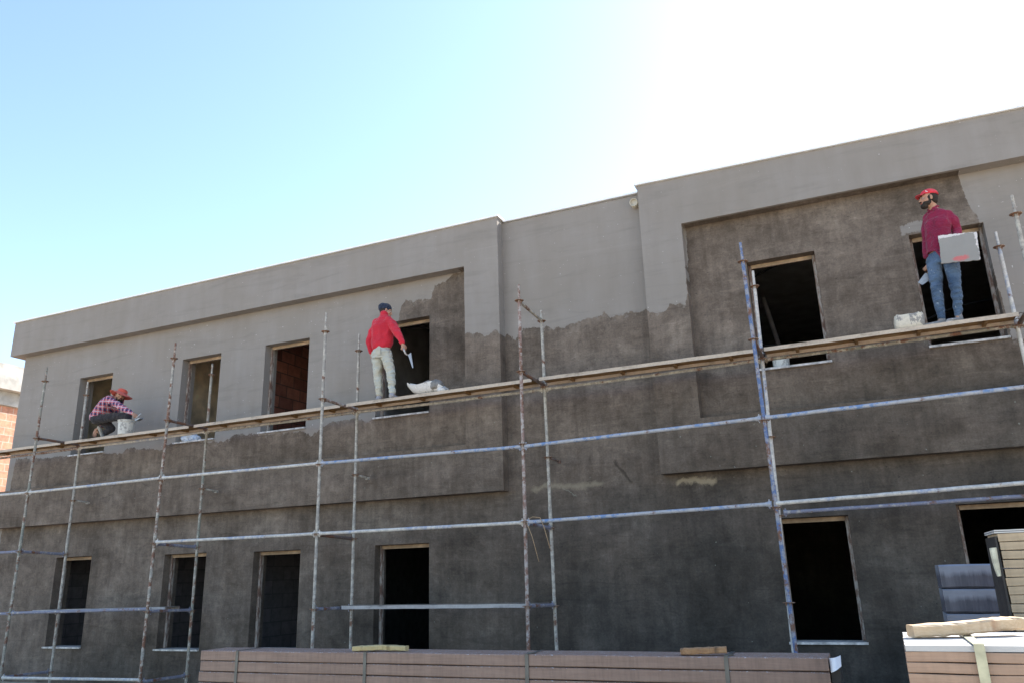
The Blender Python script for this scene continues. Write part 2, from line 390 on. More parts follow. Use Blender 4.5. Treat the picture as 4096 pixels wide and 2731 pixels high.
# left frame: C shaped, upper band, right leg, lower band
panel(fr, LF[0], LF[1], 2.945, 7.47, FY, WY-.002, [(-17.5, -5.555, 3.70, 6.70)])
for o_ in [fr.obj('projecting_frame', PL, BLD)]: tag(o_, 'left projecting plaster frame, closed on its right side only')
for z0, z1, lb in ((6.70, 7.47, 'upper'), (2.945, 3.70, 'lower')):
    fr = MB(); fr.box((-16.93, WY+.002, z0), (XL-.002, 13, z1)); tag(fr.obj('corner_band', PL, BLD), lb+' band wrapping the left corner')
fr = MB(); panel(fr, -2.51, XR+.2, 3.005, 7.44, FY, WY-.002, [(-1.888, 5.2, 3.735, 6.695)])
def slope_top(o, dz=0):                       # this parapet falls slightly to the right
    for v in o.data.vertices:
        x = v.co.x+o.location.x+BLD.location.x; z = v.co.z+o.location.z
        if z > 7.3 and x > -2.6: v.co.z += -.020*(x+2.5)+.03+dz
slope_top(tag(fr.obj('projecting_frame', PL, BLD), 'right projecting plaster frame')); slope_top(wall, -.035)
cp_ = MB(); cp_.box((-16.97, FY-.035, 7.472), (-4.89, WY+.30, 7.502)); cp_.obj('coping', COPE, BLD)
cp_ = MB(); cp_.box((-4.888, WY-.035, 7.442), (-2.552, WY+.30, 7.470)); cp_.obj('coping', COPE, BLD)
cp_ = MB(); cp_.box((-2.55, FY-.035, 7.442), (XR+.3, WY+.30, 7.472)); slope_top(cp_.obj('coping', COPE, BLD), .001)
rf = MB(); rf.box((XL+.26, WY+WT+.01, 6.75), (XR-.26, 18.74, 6.95)); rf.obj('roof_slab', CONC, BLD)
rf = MB(); rf.box((XL+.26, WY+WT+.01, 3.22), (XR-.26, 18.74, 3.42)); rf.obj('floor_slab', CONC, BLD)
rf = MB(); rf.box((XL+.26, WY+WT+.01, .004), (XR-.26, 18.74, .12)); rf.obj('floor_slab', CONC, BLD)
def partition(x, z0, z1, mat, y1=18.7, lab=None, y0=None):
    p = MB(); p.box((x-.1, y0 or WY+WT+.01, z0), (x+.1, y1, z1)); o = p.obj('inner_wall', mat, BLD)
    if lab: o['label'] = lab
partition(-15.5, 3.43, 6.74, INPL); partition(-12.55, 3.43, 6.74, INPL, lab='plastered inner wall behind the second window')
partition(-10.45, 3.43, 6.74, BRICK_IN, lab='bare red clay block wall seen through the third window')
partition(-7.9, 3.43, 6.74, CONC); partition(-3.6, 3.43, 6.74, CONC)
partition(-15.5, .13, 3.21, BLOCK_IN); partition(-12.7, .13, 3.21, BLOCK_IN); partition(-10.45, .13, 3.21, BLOCK_IN, lab='grey block wall behind the third lower window')
partition(-8.55, .13, 3.21, simple('unlit_room_block', (.06, .06, .06), .95, .3)); partition(-3.6, .13, 3.21, CONC)  # first wall coloured near black to paint in the gloom of the unlit room
for i, (x0, x1, z0, z1) in enumerate(WIN):
    up = i < 6; wd = MB(); yf = WY+.155
    # subframe strips (window mesh): top + two sides, set back in the reveal
    wdt = .045
    panel(wd, x0+.004, x1-.004, z0+.03, z1-.004, yf, yf+.06, [(x0+wdt, x1-wdt, z0, z1-.05)])
    wnd = wd.obj('window', SUBF, BLD)
    wnd['label'] = ('upper' if up else 'lower')+' floor window opening, number %d from the left' % (i % 6+1)
    hd = MB(); hd.box((x0+wdt+.002, yf-.012, z1-.062), (x1-wdt-.002, yf-.002, z1-.006)); hd.obj('frame_head', SOFFW, wnd)
    s = MB(); ex = .03
    sl0 = x0-ex*(1 if i not in (5,) else .2); sl1 = x1+ (.02 if i in (0, 4, 5, 10) else .0)
    nn = 7; ptt = []
    s.box((sl0, WY-.04, z0-.004), (sl1, WY-.002, z0+.024)); s.box((x0+.003, WY-.002, z0+.001), (x1-.003, WY+.30, z0+.0235))
    s.obj('sill', MARBLE, wnd)
# drain pipe stub and a few hooks
dpp = at(2541, 820, WY); dp = MB(); M_ = Vector((.05, -1, -.12))
dp.lathe((dpp.x, WY+.02, dpp.z), [(.001, .135), (.052, .135), (.055, .16), (.066, .16), (.066, 0)], 20, ax=M_)
dp.obj('drain_pipe', simple('cream_pvc', (.50, .45, .36), .6, .2, 10), BLD)
# props and cables in the dark rooms
CBM = simple('black_cable', (.01, .01, .01), .6)
for (a, b, sag) in (((-1.2, 11.9, 5.9), (.4, 12.6, 6.2), .25), ((-1.1, 12.2, 5.0), (.5, 12.6, 5.2), -.1), ((1.0, 12, 5.6), (2.4, 12.6, 6.0), .2), ((1.0, 12, 4.9), (2.4, 12.6, 5.3), .1), ((-7.5, 12, 6.2), (-6, 12.6, 5.9), .1)):
    cb = MB(); a = Vector(a); b = Vector(b); cb.path([a.lerp(b, t/8)+Vector((0, 0, sag*4*(t/8)*(1-t/8))) for t in range(9)], .015, 6)
    cb.obj('cable', CBM, BLD)
pr = MB(); pr.tube((-.95, 12.2, 5.75), (-.55, 12.4, 3.43), .035); pr.obj('prop', simple('dark_prop_wood', (.07, .055, .045), .9, .3), BLD)

# ------------------------------------------------------------------ neighbour building
def sc26(p): return Vector((-26, p[1], p[2]))
NB = empty('brick_house', (-31, 25, 0), 'unfinished pale concrete and orange clay block house beyond the left corner', 'building')
n1 = MB(); n1.box((-36, 10, 0), (-26, 34, 7.68)); n1.obj('wall', BRICK_OUT, NB)
n1 = MB(); n1.box((-36, 9.5, 8.16), (-25.6, 34.5, 9.0)); n1.obj('roof_parapet', SLABW, NB)
n1 = MB(); n1.box((-36, 9.8, 7.69), (-25.9, 34.2, 8.15)); n1.obj('roof_beam', SLABW, NB)
n1 = MB(); n1.box((-36, 9.9, 4.3), (-25.95, 34.1, 4.75)); tag(n1.obj('floor_beam', SLABW, NB))

# ------------------------------------------------------------------ pipe materials
def pipe_mat(name, base, spl, amount=.5, rust=.3, sc=1, alt=None, altamt=.5):
    k = NT(name); p = k.coord(); 
    a = k.noise(p, 16*sc, 6, .7); b = k.noise(k.scale(p, (1, 1, 1), (4, 2, 9)), 5*sc, 5, .65); c_ = k.noise(k.scale(p, (1, 1, 1), (1, 8, 3)), 48, 3, .7)
    c = col(base)
    if alt: c = k.mix(k.ramp(k.noise(k.scale(p, (1, 1, 1), (7, 7, 1)), 1.6, 3, .6), [(altamt-.04, 0), (altamt+.04, 1)]), c, alt)
    c = k.mix(k.ramp(b, [(.62-rust*.35, 0), (.68-rust*.35, 1)]), c, (.17, .085, .055))
    c = k.mix(k.ramp(a, [(.62-amount*.28, 0), (.74-amount*.28, .85)]), c, spl)
    c = k.mix(k.ramp(c_, [(.58, 0), (.66, .5)]), c, (.11, .10, .09))
    k.bump(a, .6, .004)
    return k.done(c, .6)
MORT = (.50, .465, .40)
P_GREY = pipe_mat('dirty_grey_pipe', (.30, .28, .25), MORT, .55, .2)
P_GREEN = pipe_mat('green_grey_pipe', (.22, .225, .19), MORT, .4, .3, alt=(.26, .24, .2))
P_RUST = pipe_mat('rusty_pipe', (.25, .165, .14), (.42, .39, .36), .6, .38)
P_BLUE = pipe_mat('blue_pipe', (.10, .155, .30), (.32, .32, .34), .55, .36)
P_BLUEW = pipe_mat('worn_blue_pipe', (.15, .24, .42), (.42, .42, .44), .72, .12, alt=(.33, .34, .37), altamt=.52)
P_PALE = pipe_mat('mortar_covered_pipe', (.44, .42, .40), (.60, .57, .52), .6, .05, alt=(.27, .31, .42), altamt=.58)
P_VIO = pipe_mat('slate_blue_pipe', (.20, .205, .265), MORT, .3, .15)
P_DARK = pipe_mat('dark_rust_pipe', (.13, .10, .09), MORT, .1, .4)
P_DISC = pipe_mat('rusty_disc', (.20, .11, .07), MORT, .2, .3)

SCF = empty('scaffold', (-5.9, 10.1, 0), 'steel tube scaffold with ring discs standing before the facade', 'scaffold')
NY, QY = 9.65, 10.55
PX = [-13.80, -10.56, -7.362, -4.04, -.925, 2.02]
LV = [.29, 1.325, 2.37, 3.385, 4.39, 5.42]
def disc(mb, x, y, z):
    mb.lathe((x, y, z), [(.024, -.004), (.062, -.004), (.066, 0), (.062, .005), (.024, .005)], 18)
    for a in range(4):
        t = a*pi/2+.3; mb.box((x+.03*cos(t)-.006, y+.03*sin(t)-.006, z-.03), (x+.03*cos(t)+.006, y+.03*sin(t)+.006, z-.003))
def pole(xb, xt, y, ztop, mat, discs, split=None, bot=0.0, base=True, lab=None):
    X = lambda z: xb+(xt-xb)*z/5.7
    s = MB(); r = .024; z_sp = ztop-.26
    s.tube((X(bot), y, bot), (X(2.62), y, 2.62), r, n=14); s.tube((X(2.62), y, 2.622), (X(z_sp), y, z_sp), r*.97, n=14)
    s.tube((X(2.45), y, 2.45), (X(2.62), y, 2.62), r*1.12, n=14)
    s.tube((X(z_sp), y, z_sp), (X(ztop), y, ztop), r*.74, r*.70, n=12)
    s.tube((X(z_sp), y, z_sp-.03), (X(z_sp), y, z_sp), r*1.0, r*.74, n=12)
    if base: s.box((xb-.07, y-.07, 0.004), (xb+.07, y+.07, .015))
    o = s.obj('standard', mat, SCF, org=(xb, y, 0), weld=False)
    if lab: o['label'] = lab
    for z in discs:
        d = MB(); disc(d, X(z), y, z); d.obj('disc', P_DISC, o)
    return o
P_MIX = pipe_mat('part_rusted_pipe', (.27, .255, .225), MORT, .5, .5)
nm = [P_GREEN, P_MIX, P_GREY, P_RUST, P_BLUE, P_GREY]; fm = [P_GREY, P_GREEN, P_GREY, P_GREY, P_PALE, P_PALE]
NT_ = [5.745, 5.75, 5.785, 5.66, 5.68, 5.65]; FT_ = [5.65, 5.585, 5.675, 5.55, 5.605, 5.58]
nlab = [None, 'second front upright, greenish above and rusty below', None, 'rusty brown front upright', 'blue front upright', None]
for i, x in enumerate(PX):
    xt = at([189,703,1305,2075,2961,4047][i], [1468,1372,1251,1141,974,783][i], NY).x
    xb = [-13.83, -10.60, -7.36, -4.06, -.87, 1.98][i]
    pole(xb, xt, NY, NT_[i], nm[i], [z+(.05 if z > 5 and i < 3 else 0) for z in LV], lab=nlab[i])
    xt = at([352,850,1437,2164,3012,3982][i], [1526,1455,1335,1242,1085,930][i], QY).x
    pole([-13.78, -10.55, -7.34, -4.02, -1.0, 2.02][i], xt, QY, FT_[i], fm[i], [.28, 1.29, 2.33, 3.32, 4.36, 5.38])
def pipe(p0, p1, mat, name='ledger', r=.0235, heads=True, lab=None, sag=0):
    p0 = Vector(p0); p1 = Vector(p1); s = MB(); d = (p1-p0).normalized()
    a = p0+d*.045; b = p1-d*.045
    N_ = 12; rnd = random.Random(int(abs(p0.x*100+p0.z*10)))
    s.path([a.lerp(b, t/N_)+Vector((0, 0, -sag*4*(t/N_)*(1-t/N_)+rnd.uniform(-.002, .002)))for t in range(N_+1)], r, 12)
    if heads:
        for q, e in ((p0, 1), (p1, -1)):
            s.tube(q+d*e*.028, q+d*e*.085, r*1.18, n=12)
            s.box(q+d*e*.045+Vector((-.006, -.006, -.05)), q+d*e*.045+Vector((.006, .006, .055)))
            if abs(d.x) > .5: s.box(q+d*e*.04+Vector((-.02, -.008, -.035)), q+d*e*.04+Vector((.02, .008, .035)))
    o = s.obj(name, mat, SCF, org=p0, weld=False)
    if lab: o['label'] = lab
    return o
XO, XE = -17.1, 5.2                 # scaffold continues past both sides of the picture
# front ledgers at 3.39
Hm = [P_PALE, P_PALE, P_PALE, P_BLUEW, P_PALE, P_BLUEW]
xs = [XO]+PX+[XE]
hz = [3.43, 3.395, 3.42, 3.40, 3.355, 3.415, 3.475, 3.48]
Hm = [P_PALE, P_PALE, P_PALE, P_BLUEW, P_BLUEW, P_BLUEW, P_BLUEW]
for i in range(7): pipe((xs[i], NY, hz[i]), (xs[i+1], NY, hz[i+1]), Hm[i], lab='blue painted ledger at mid height' if Hm[i] is P_BLUEW else None)
lz = {0: 2.37, 2: 2.385, 3: 2.372, 4: 2.362, 5: 2.41, 6: 2.48, 7: 2.48}
for a, b, mt in ((0, 1, P_VIO), (2, 3, P_PALE), (3, 4, P_PALE), (4, 5, P_BLUEW), (5, 6, P_PALE), (6, 7, P_PALE)):
    pipe((xs[a], NY, lz[a] if a in lz else 2.37), (xs[b], NY, lz.get(b, 2.36)), mt)
pipe((xs[1], NY, 1.325), (xs[2], NY, 1.36), P_VIO, lab='blue ledger under the low plank')
pipe((xs[0], NY, 1.30), (xs[1], NY, 1.318), P_VIO)
pipe((xs[0], NY, .29), (xs[1], NY, .285), P_PALE); pipe((xs[1], NY, .285), (xs[2], NY, .32), P_PALE)
pipe((xs[4], NY, .30), (xs[5], NY, .30), P_GREY); pipe((xs[5], NY, .30), (xs[6], NY, .30), P_GREY); pipe((xs[3], NY, .30), (xs[4], NY, .30), P_GREY)
# rear ledgers under the platform
qm = [P_RUST, P_PALE, P_GREY, P_GREY, P_GREY, P_GREEN, P_GREEN]
qz = [4.33, 4.325, 4.335, 4.34, 4.325, 4.35, 4.37, 4.37]
for i in range(7): pipe((xs[i], QY, qz[i]), (xs[i+1], QY, qz[i+1]), qm[i], sag=.01)
pipe((xs[5], QY, 2.36), (xs[6], QY, 2.40), P_VIO, lab='dark blue rear ledger'); pipe((xs[6], QY, 2.40), (xs[7], QY, 2.42), P_VIO)
# transoms
for i, x in enumerate(PX):
    pipe((x, NY, LV[4]), (x, QY, 4.385), P_DARK if i not in (2,) else P_RUST, 'transom')
    if i != 4: pipe((x, NY, LV[1]), (x, QY, 1.30), P_VIO if i in (1, 2, 3) else P_GREY, 'transom')
    pipe((x, NY, .29), (x, QY, .28), P_VIO, 'transom')
for i, mt in ((0, P_VIO), (1, P_VIO), (2, P_DARK), (3, P_VIO)): pipe((PX[i], NY, LV[2]-.01), (PX[i], QY, 2.325), mt, 'transom')
pipe((PX[3]+.0, NY, LV[5]), (PX[3], QY, 5.385), P_GREY, 'transom', lab='highest transom, beside the recessed middle wall')
# short brackets reaching to the wall
for i in (0, 1, 2, 3):
    z = 3.315; b = MB(); x = PX[i]+.02; q = Vector((x, QY, z)); e = Vector((x+.03, WY-.28 if i != 3 else WY-.25, z-.02))
    b.tube(q+Vector((0, .03, 0)), e, .018, n=10); b.box(e+Vector((-.028, -.05, -.026)), e+Vector((.028, .0, .012)))
    b.obj('wall_bracket', P_DARK if i == 3 else P_GREY, SCF)

# ------------------------------------------------------------------ planks
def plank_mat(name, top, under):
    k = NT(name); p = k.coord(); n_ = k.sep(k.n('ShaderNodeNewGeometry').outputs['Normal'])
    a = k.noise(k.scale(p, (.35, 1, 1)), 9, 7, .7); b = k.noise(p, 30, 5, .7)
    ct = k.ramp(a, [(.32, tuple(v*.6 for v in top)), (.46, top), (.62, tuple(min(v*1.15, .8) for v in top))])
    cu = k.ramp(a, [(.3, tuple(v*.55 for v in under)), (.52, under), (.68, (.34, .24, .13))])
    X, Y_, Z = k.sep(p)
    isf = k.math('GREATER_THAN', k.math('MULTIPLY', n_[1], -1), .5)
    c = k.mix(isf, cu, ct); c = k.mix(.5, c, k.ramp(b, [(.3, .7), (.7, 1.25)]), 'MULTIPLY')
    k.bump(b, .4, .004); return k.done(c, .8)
PLK = plank_mat('mortar_stained_plank', (.47, .39, .31), (.24, .135, .055))
PLK2 = plank_mat('grey_dusty_plank', (.36, .34, .33), (.17, .14, .11))
def plank(x0, x1, y0, y1, z0, z1, label, mat=PLK, group='steel planks on the scaffold', lip=.048, hook=True):
    """z = top height at each end"""
    r = empty('scaffold_plank', ((x0+x1)/2, (y0+y1)/2, (z0+z1)/2-lip), label, 'plank', group)
    L = x1-x0; T = lambda t: z0+(z1-z0)*t; n = 14; m_ = MB(); t_ = .005; rnd = random.Random(int(x0*7))
    wob = [rnd.uniform(-.002, .002) for _ in range(n+1)]
    def sheet(ya, yb, za, zb):
        for i in range(n):
            a, b = i/n, (i+1)/n; A = x0+L*a; B = x0+L*b
            vs = [(A, ya, T(a)+za+wob[i]), (B, ya, T(b)+za+wob[i+1]), (B, yb, T(b)+za+wob[i+1]), (A, yb, T(a)+za+wob[i]),
                  (A, ya, T(a)+zb+wob[i]), (B, ya, T(b)+zb+wob[i+1]), (B, yb, T(b)+zb+wob[i+1]), (A, yb, T(a)+zb+wob[i])]
            f = [(0, 3, 2, 1), (4, 5, 6, 7), (0, 1, 5, 4), (2, 3, 7, 6)]
            if i == 0: f.append((3, 0, 4, 7))
            if i == n-1: f.append((1, 2, 6, 5))
            m_.add(vs, f)
    sheet(y0+t_+.0005, y1-t_-.0005, -t_, 0); sheet(y0, y0+t_, -lip, .001); sheet(y1-t_, y1, -lip, .001)
    sheet(y0+t_+.0005, y0+.014, -lip, -lip+.004); sheet(y1-.014, y1-t_-.0005, -lip, -lip+.004)
    m_.obj('deck', mat, r)
    for i in range(4):
        a = (i+.55)/4; A = x0+L*a; q = MB(); q.box((A-.02, y0+.0065, T(a)-lip*.8), (A+.02, y1-.0065, T(a)-t_-.001)); q.obj('rib', mat, r)
    if hook:
        for A, e in ((x0, -1), (x1, 1)):
            for yy in (y0+.05, y1-.05):
                q = MB(); zz = z0 if e < 0 else z1; q.path([(A, yy, zz-.012), (A+e*.03, yy, zz+.003), (A+e*.052, yy, zz-.01), (A+e*.055, yy, zz-.035)], .006, 6); q.obj('hook', P_DARK, r)
    return r
YA, YB = 10.18, 10.52
pl_names = ['plank of the walkway leaving the picture at far left', 'plank under the crouching man with the orange hat', 'plank between the second and third upright pairs, before the brick-filled window',
            'plank under the man in the red jacket', 'plank in front of the recessed middle wall, nobody on it', 'plank under the bearded man in the red cap', 'plank leaving the picture at the right edge']
pz = [4.395, 4.395, 4.39, 4.405, 4.415, 4.412, 4.432, 4.432]
for i in range(7):
    if i == 6: continue
    plank(xs[i]+.06, xs[i+1]-.055, YA, YB, pz[i], pz[i+1], pl_names[i], hook=True)
plank(PX[0]+.06, PX[1]-.02, 10.0, 10.3, 1.355, 1.375, 'low dusty plank beside the blue ledger, at far left', PLK2)
plank(PX[2]+.12, PX[3]-.05, 10.15, 10.45, 1.345, 1.335, 'low dusty plank crossing the fourth lower window', PLK2)
rp = MB(); q = Vector((PX[3], NY, 2.38))
rp.path([q+Vector((.03, -.03, -.03)), q+Vector((.10, -.035, -.2)), q+Vector((.18, -.03, -.52))], .005, 6)
rp.path([q+Vector((.06, -.03, .02)), q+Vector((.12, -.04, .045)), q+Vector((.22, -.035, .03)), q+Vector((.27, -.03, -.1)), q+Vector((.34, -.03, -.36))], .005, 6)
tag(rp.obj('rope', simple('straw_rope', (.36, .25, .15), .9, .3, 40)), 'thin brown cord dangling from the lower ledger at the rusty upright', 'rope')

# ------------------------------------------------------------------ people
SKIN = simple('skin', (.42, .235, .16), .55, .18, 20); SKIN.node_tree.nodes['Principled BSDF'].inputs['Subsurface Weight'].default_value = .05
GLOVE = simple('pink_glove', (.52, .17, .15), .8, .2, 30)
HAIR = simple('dark_hair', (.028, .020, .015), .7, .4, 60, .5)
EYEW = simple('eye_white', (.5, .47, .44), .3, .02); EYED = simple('iris', (.02, .012, .01), .3, .02)
LIP = simple('lips', (.30, .10, .08), .5, .1)
def cloth(name, c, dusty=.3, dustc=(.5, .47, .43), sc=5, folds=14, fade=None, var=.2):
    k = NT(name); p = k.coord(); a = k.noise(p, sc, 6, .68); b = k.noise(p, folds, 3, .5, dist=1.2); e = k.noise(k.scale(p, (1, 1, 1), (3, 9, 1)), 26, 5, .7)
    cc = k.mix(k.ramp(k.noise(p, 3.2, 3), [(.35, 0), (.65, 1)]), tuple(v*(1-var) for v in c), fade or tuple(min(1, v*(1+var)) for v in c))
    cc = k.mix(k.ramp(e, [(.70-dusty*.3, 0), (.76-dusty*.3, .7)]), cc, dustc)
    w2 = k.noise(k.scale(p, (1, 1, 2.6)), folds*.8, 2, .5, dist=.6)
    k.bump(k.math('ADD', b, k.math('MULTIPLY', w2, .9)), .85, .025)
    k.b.inputs['Sheen Weight'].default_value = .15; return k.done(cc, .9)
def frame(fwd, up=(0, 0, 1)):
    f = Vector(fwd).normalized(); u = Vector(up); u = (u-f*u.dot(f)).normalized(); s = f.cross(u)   # s = the person's right
    return f, s, u
def head(mb, c, fr_, k=1.0):
    f, s, u = fr_; ax = (f, s, u); c = Vector(c); P = lambda a, b, d: c+f*a*k+s*b*k+u*d*k
    E = lambda p, r: mb.ell(p, [v*k for v in r], ax)
    E(P(-.012, 0, .028), (.096, .076, .088)); E(P(.018, 0, -.03), (.070, .063, .085)); E(P(.04, 0, -.082), (.042, .040, .034))
    E(P(.078, 0, .022), (.016, .050, .012)); E(P(.094, 0, -.018), (.013, .010, .026)); E(P(.106, 0, -.033), (.013, .014, .010))
    E(P(.082, 0, -.062), (.012, .024, .012)); E(P(.07, 0, -.088), (.018, .018, .014))
    for e in (-1, 1):
        E(P(.055, e*.040, -.028), (.026, .022, .024)); E(P(-.004, e*.076, -.012), (.018, .009, .031)); E(P(-.002, e*.082, .006), (.012, .008, .014))
def face(par, c, fr_, k=1.0, brows=True):
    f, s, u = fr_; ax = (f, s, u); c = Vector(c); P = lambda a, b, d: c+f*a*k+s*b*k+u*d*k
    for e in (-1, 1):
        m_ = MB(); m_.ell(P(.076, e*.031, -.002), (.010*k, .013*k, .008*k), ax); o = m_.obj('eye', EYEW, par)
        m_ = MB(); m_.ell(P(.084, e*.031, -.002), (.004*k, .006*k, .006*k), ax); m_.obj('iris', EYED, o)
        if brows:
            m_ = MB(); m_.ell(P(.092, e*.032, .022), (.006*k, .021*k, .005*k), ax); m_.obj('eyebrow', HAIR, par)
    m_ = MB(); m_.ell(P(.092, 0, -.058), (.006*k, .022*k, .0055*k), ax); m_.ell(P(.091, 0, -.067), (.006*k, .019*k, .006*k), ax); m_.obj('lips', LIP, par)
def hand(mb, wrist, d, palm, thumb, curl=.5, k=1.0, spread=.05):
    """d direction of the hand, palm = palm normal, thumb = direction of thumb side"""
    d = Vector(d).normalized(); n_ = Vector(palm); n_ = (n_-d*n_.dot(d)).normalized(); t = Vector(thumb); t = (t-d*t.dot(d)-n_*t.dot(n_)).normalized(); w_ = Vector(wrist)
    mb.ell(w_+d*.047*k, (.050*k, .041*k, .016*k), (d, t, n_)); mb.cap(w_, .024*k, w_+d*.03*k, .022*k)
    L = (.070, .080, .074, .058)
    for i in range(4):
        off = (.031-.0205*i)*k; b = w_+d*.085*k+t*off*1.0; ang = curl*(.75+.12*i); p = b; rr = .0092*k
        for j, fr2 in enumerate((.45, .31, .24)):
            a = ang*(j+1)*.95; dd = (d*cos(a)+n_*sin(a)+t*spread*(1.5-i)*.4).normalized(); q = p+dd*L[i]*fr2*k
            mb.cap(p, rr, q, rr*.93, 8); p = q; rr *= .93
    b = w_+d*.02*k+t*.030*k; d1 = (d*.62+t*.70+n_*.3*curl).normalized(); q = b+d1*.042*k; mb.cap(b, .0125*k, q, .0115*k, 8)
    d2 = (d*.85+t*.15+n_*.6*curl).normalized(); mb.cap(q, .011*k, q+d2*.032*k, .009*k, 8)
def shoe(mb, heel, toe, k=1.0, up=Vector((0, 0, 1))):
    heel = Vector(heel); toe = Vector(toe); d = (toe-heel).normalized(); s = d.cross(up)
    L = (toe-heel).length; st = []
    for t, hw, h in ((0, .028, .05), (.08, .038, .062), (.25, .037, .066), (.45, .040, .052), (.62, .047, .042), (.82, .046, .034), (.94, .034, .026), (1, .018, .016)):
        c = heel+d*L*t+up*(h*.5); st.append((c, hw*k, h*.55*k))
    mb.loft(st, s, 14)

# ---- man with the red cap (right)
R9 = lambda x, y, Y=10.34: at(3540+x/2.306, 720+y/2.306, Y)
def man_right():
    zf = 4.430
    fr_ = frame((-1, -.30, .06)); hc = R9(400, 178, 10.28); k = 1.0
    neck = R9(452, 268, 10.33); bodyf = Vector((-.62, -.78, 0)).normalized(); side = Vector((.78, -.62, 0)).normalized()
    # joints
    pel = R9(520, 708, 10.36); shL = R9(598, 310, 10.30)+Vector((-.015, 0, -.02)); shR = R9(385, 345, 10.42)
    chest = (shL+shR)/2+Vector((0, 0, -.10))
    elL = R9(662, 458, 10.36); wrL = R9(672, 600, 10.22)+Vector((0, 0, -.02))
    elR = R9(385, 560, 10.52); wrR = R9(402, 770, 10.46)
    hipR = pel+Vector((-.085, .02, -.03)); hipL = pel+Vector((.085, -.02, -.03))
    knR = R9(478, 1010, 10.32); knL = R9(648, 985, 10.30)
    anR = R9(515, 1240, 10.38); anL = R9(672, 1215, 10.36); anR.z = zf+.085; anL.z = zf+.095
    b = MB(); head(b, hc, fr_, k); b.limb(neck+Vector((0, .01, -.04)), .058, hc+Vector((.02, .02, -.06)), .054)
    b.loft([(pel+Vector((0,0,-.06)), .14, .10), (pel, .145, .10), (pel.lerp(chest, .4), .13, .09), (chest+Vector((-.01,0,.0)), .125, .09), (neck+Vector((0,.01,-.08)), .09, .065), (neck+Vector((0,.01,-.02)), .05, .05)], side)
    b.limb(shL, .05, elL, .04, wrL, .027); b.limb(shR+Vector((.05, 0, -.03)), .04, elR+Vector((.01, 0, 0)), .038, wrR, .027)
    b.limb(hipR, .07, knR, .048, anR, .034); b.limb(hipL, .07, knL, .048, anL, .034)
    for an, dd in ((anR, (-.20, -.10)), (anL, (-.13, -.17))): b.limb(an, .030, Vector((an.x+dd[0]*.3, an.y+dd[1]*.3, zf+.04)), .018)
    hd = (wrR-elR).normalized(); hand(b, wrR, hd, (-.5, -.5, -.3), (-.6, -.3, 0), 1.0, .95)
    hd2 = (wrL-elL).normalized(); hand(b, wrL, (.05, -.2, -1), (0, -1, 0), (-1, 0, 0), .6, .95)
    body = b.fused('person', SKIN, None, .0065, 3)
    tag(body, 'bearded man in red cap, maroon shirt and blue jeans holding a grey board', 'person')
    face(body, hc, fr_, k)
    f, s, u = fr_; P = lambda a, bb, d: hc+f*a*k+s*bb*k+u*d*k
    h = MB(); h.ell(P(-.022, 0, .020), (.092, .0795, .088), fr_)
    for e in (-1, 1): h.ell(P(.012, e*.068, -.012), (.016, .012, .04), fr_)
    h.ell(P(-.06, 0, -.03), (.045, .062, .045), fr_)
    h.fused('hair', HAIR, body, .006, 2)
    h = MB(); h.ell(P(.057, 0, -.100), (.045, .047, .035), fr_); h.ell(P(.034, 0, -.070), (.052, .067, .040), fr_)
    for e in (-1, 1): h.ell(P(.010, e*.062, -.050), (.018, .010, .040), fr_)
    h.ell(P(.099, 0, -.048), (.011, .03, .006), fr_)
    h.fused('beard', HAIR, body, .005, 2, fold=.004, fscale=60)
    # cap
    RC = cloth('red_cap_cloth', (.62, .035, .055), .05)
    h = MB(); n = 22; rr = []
    for t in range(0, 9):
        a = t/8*pi/2*.97; rr.append([P(-.016+.106*cos(a)*cos(2*pi*j/n), .088*cos(a)*sin(2*pi*j/n), .045+.088*sin(a)**.9) for j in range(n)])
    h.rings(rr, caps=True)
    cap = h.obj('cap', RC, body)
    h = MB(); top = []; bot = []
    grid = []
    for i in range(7):
        a = (i/6-.5)*1.55; row = []
        for j in range(5):
            r = .088+.058*(j/4)*(cos(a)**.6 if cos(a) > 0 else 0)
            row.append(P(-.012+r*1.12*cos(a), .95*r*sin(a)*(1-.12*j/4), .048-.010*(j/4)-.030*(sin(a)**2)*(j/4)))
        grid.append(row)
    for dz in (0, .004):
        for i in range(6):
            for j in range(4): h.add([grid[i][j]+u*dz, grid[i+1][j]+u*dz, grid[i+1][j+1]+u*dz, grid[i][j+1]+u*dz], [(0, 1, 2, 3)], True)
    for i in range(6): h.add([grid[i][4], grid[i+1][4], grid[i+1][4]+u*.004, grid[i][4]+u*.004], [(0, 1, 2, 3)])
    h.obj('visor', RC, cap)
    h = MB(); h.box((-.014, -.001, -.004), (.014, .001, .004), Matrix.Translation(P(.045, -.0795, .068))@fr_mat(fr_)@Matrix.Rotation(-.35, 4, 'Y')); h.obj('badge', simple('badge_white', (.75, .7, .7), .6, .05), cap)
    # shirt
    SH = cloth('maroon_shirt_cloth', (.22, .014, .050), .13, (.48, .30, .36), 4, 12, var=.18)
    h = MB()
    hem = R9(450, 690, 10.34)
    h.loft([(hem+Vector((.03, .02, -.02)), .158, .118), (pel+Vector((-.005, 0, .03)), .166, .124), (pel.lerp(chest, .42)+bodyf*.01+Vector((-.012, 0, 0)), .148, .116), (pel.lerp(chest, .75)+bodyf*.012+Vector((-.015, 0, 0)), .155, .120), (chest+bodyf*.01+Vector((-.01, 0, 0)), .165, .124), (chest+Vector((-.005, 0, .07)), .172, .105), (neck+Vector((0, .01, -.05)), .12, .082), (neck+Vector((0, .01, -.005)), .062, .062)], side)
    h.limb(shL+Vector((-.02, 0, .0)), .066, shL.lerp(elL, .5)+Vector((.012, -.01, 0)), .060, elL, .053, wrL+Vector((0, .02, .03)), .042)
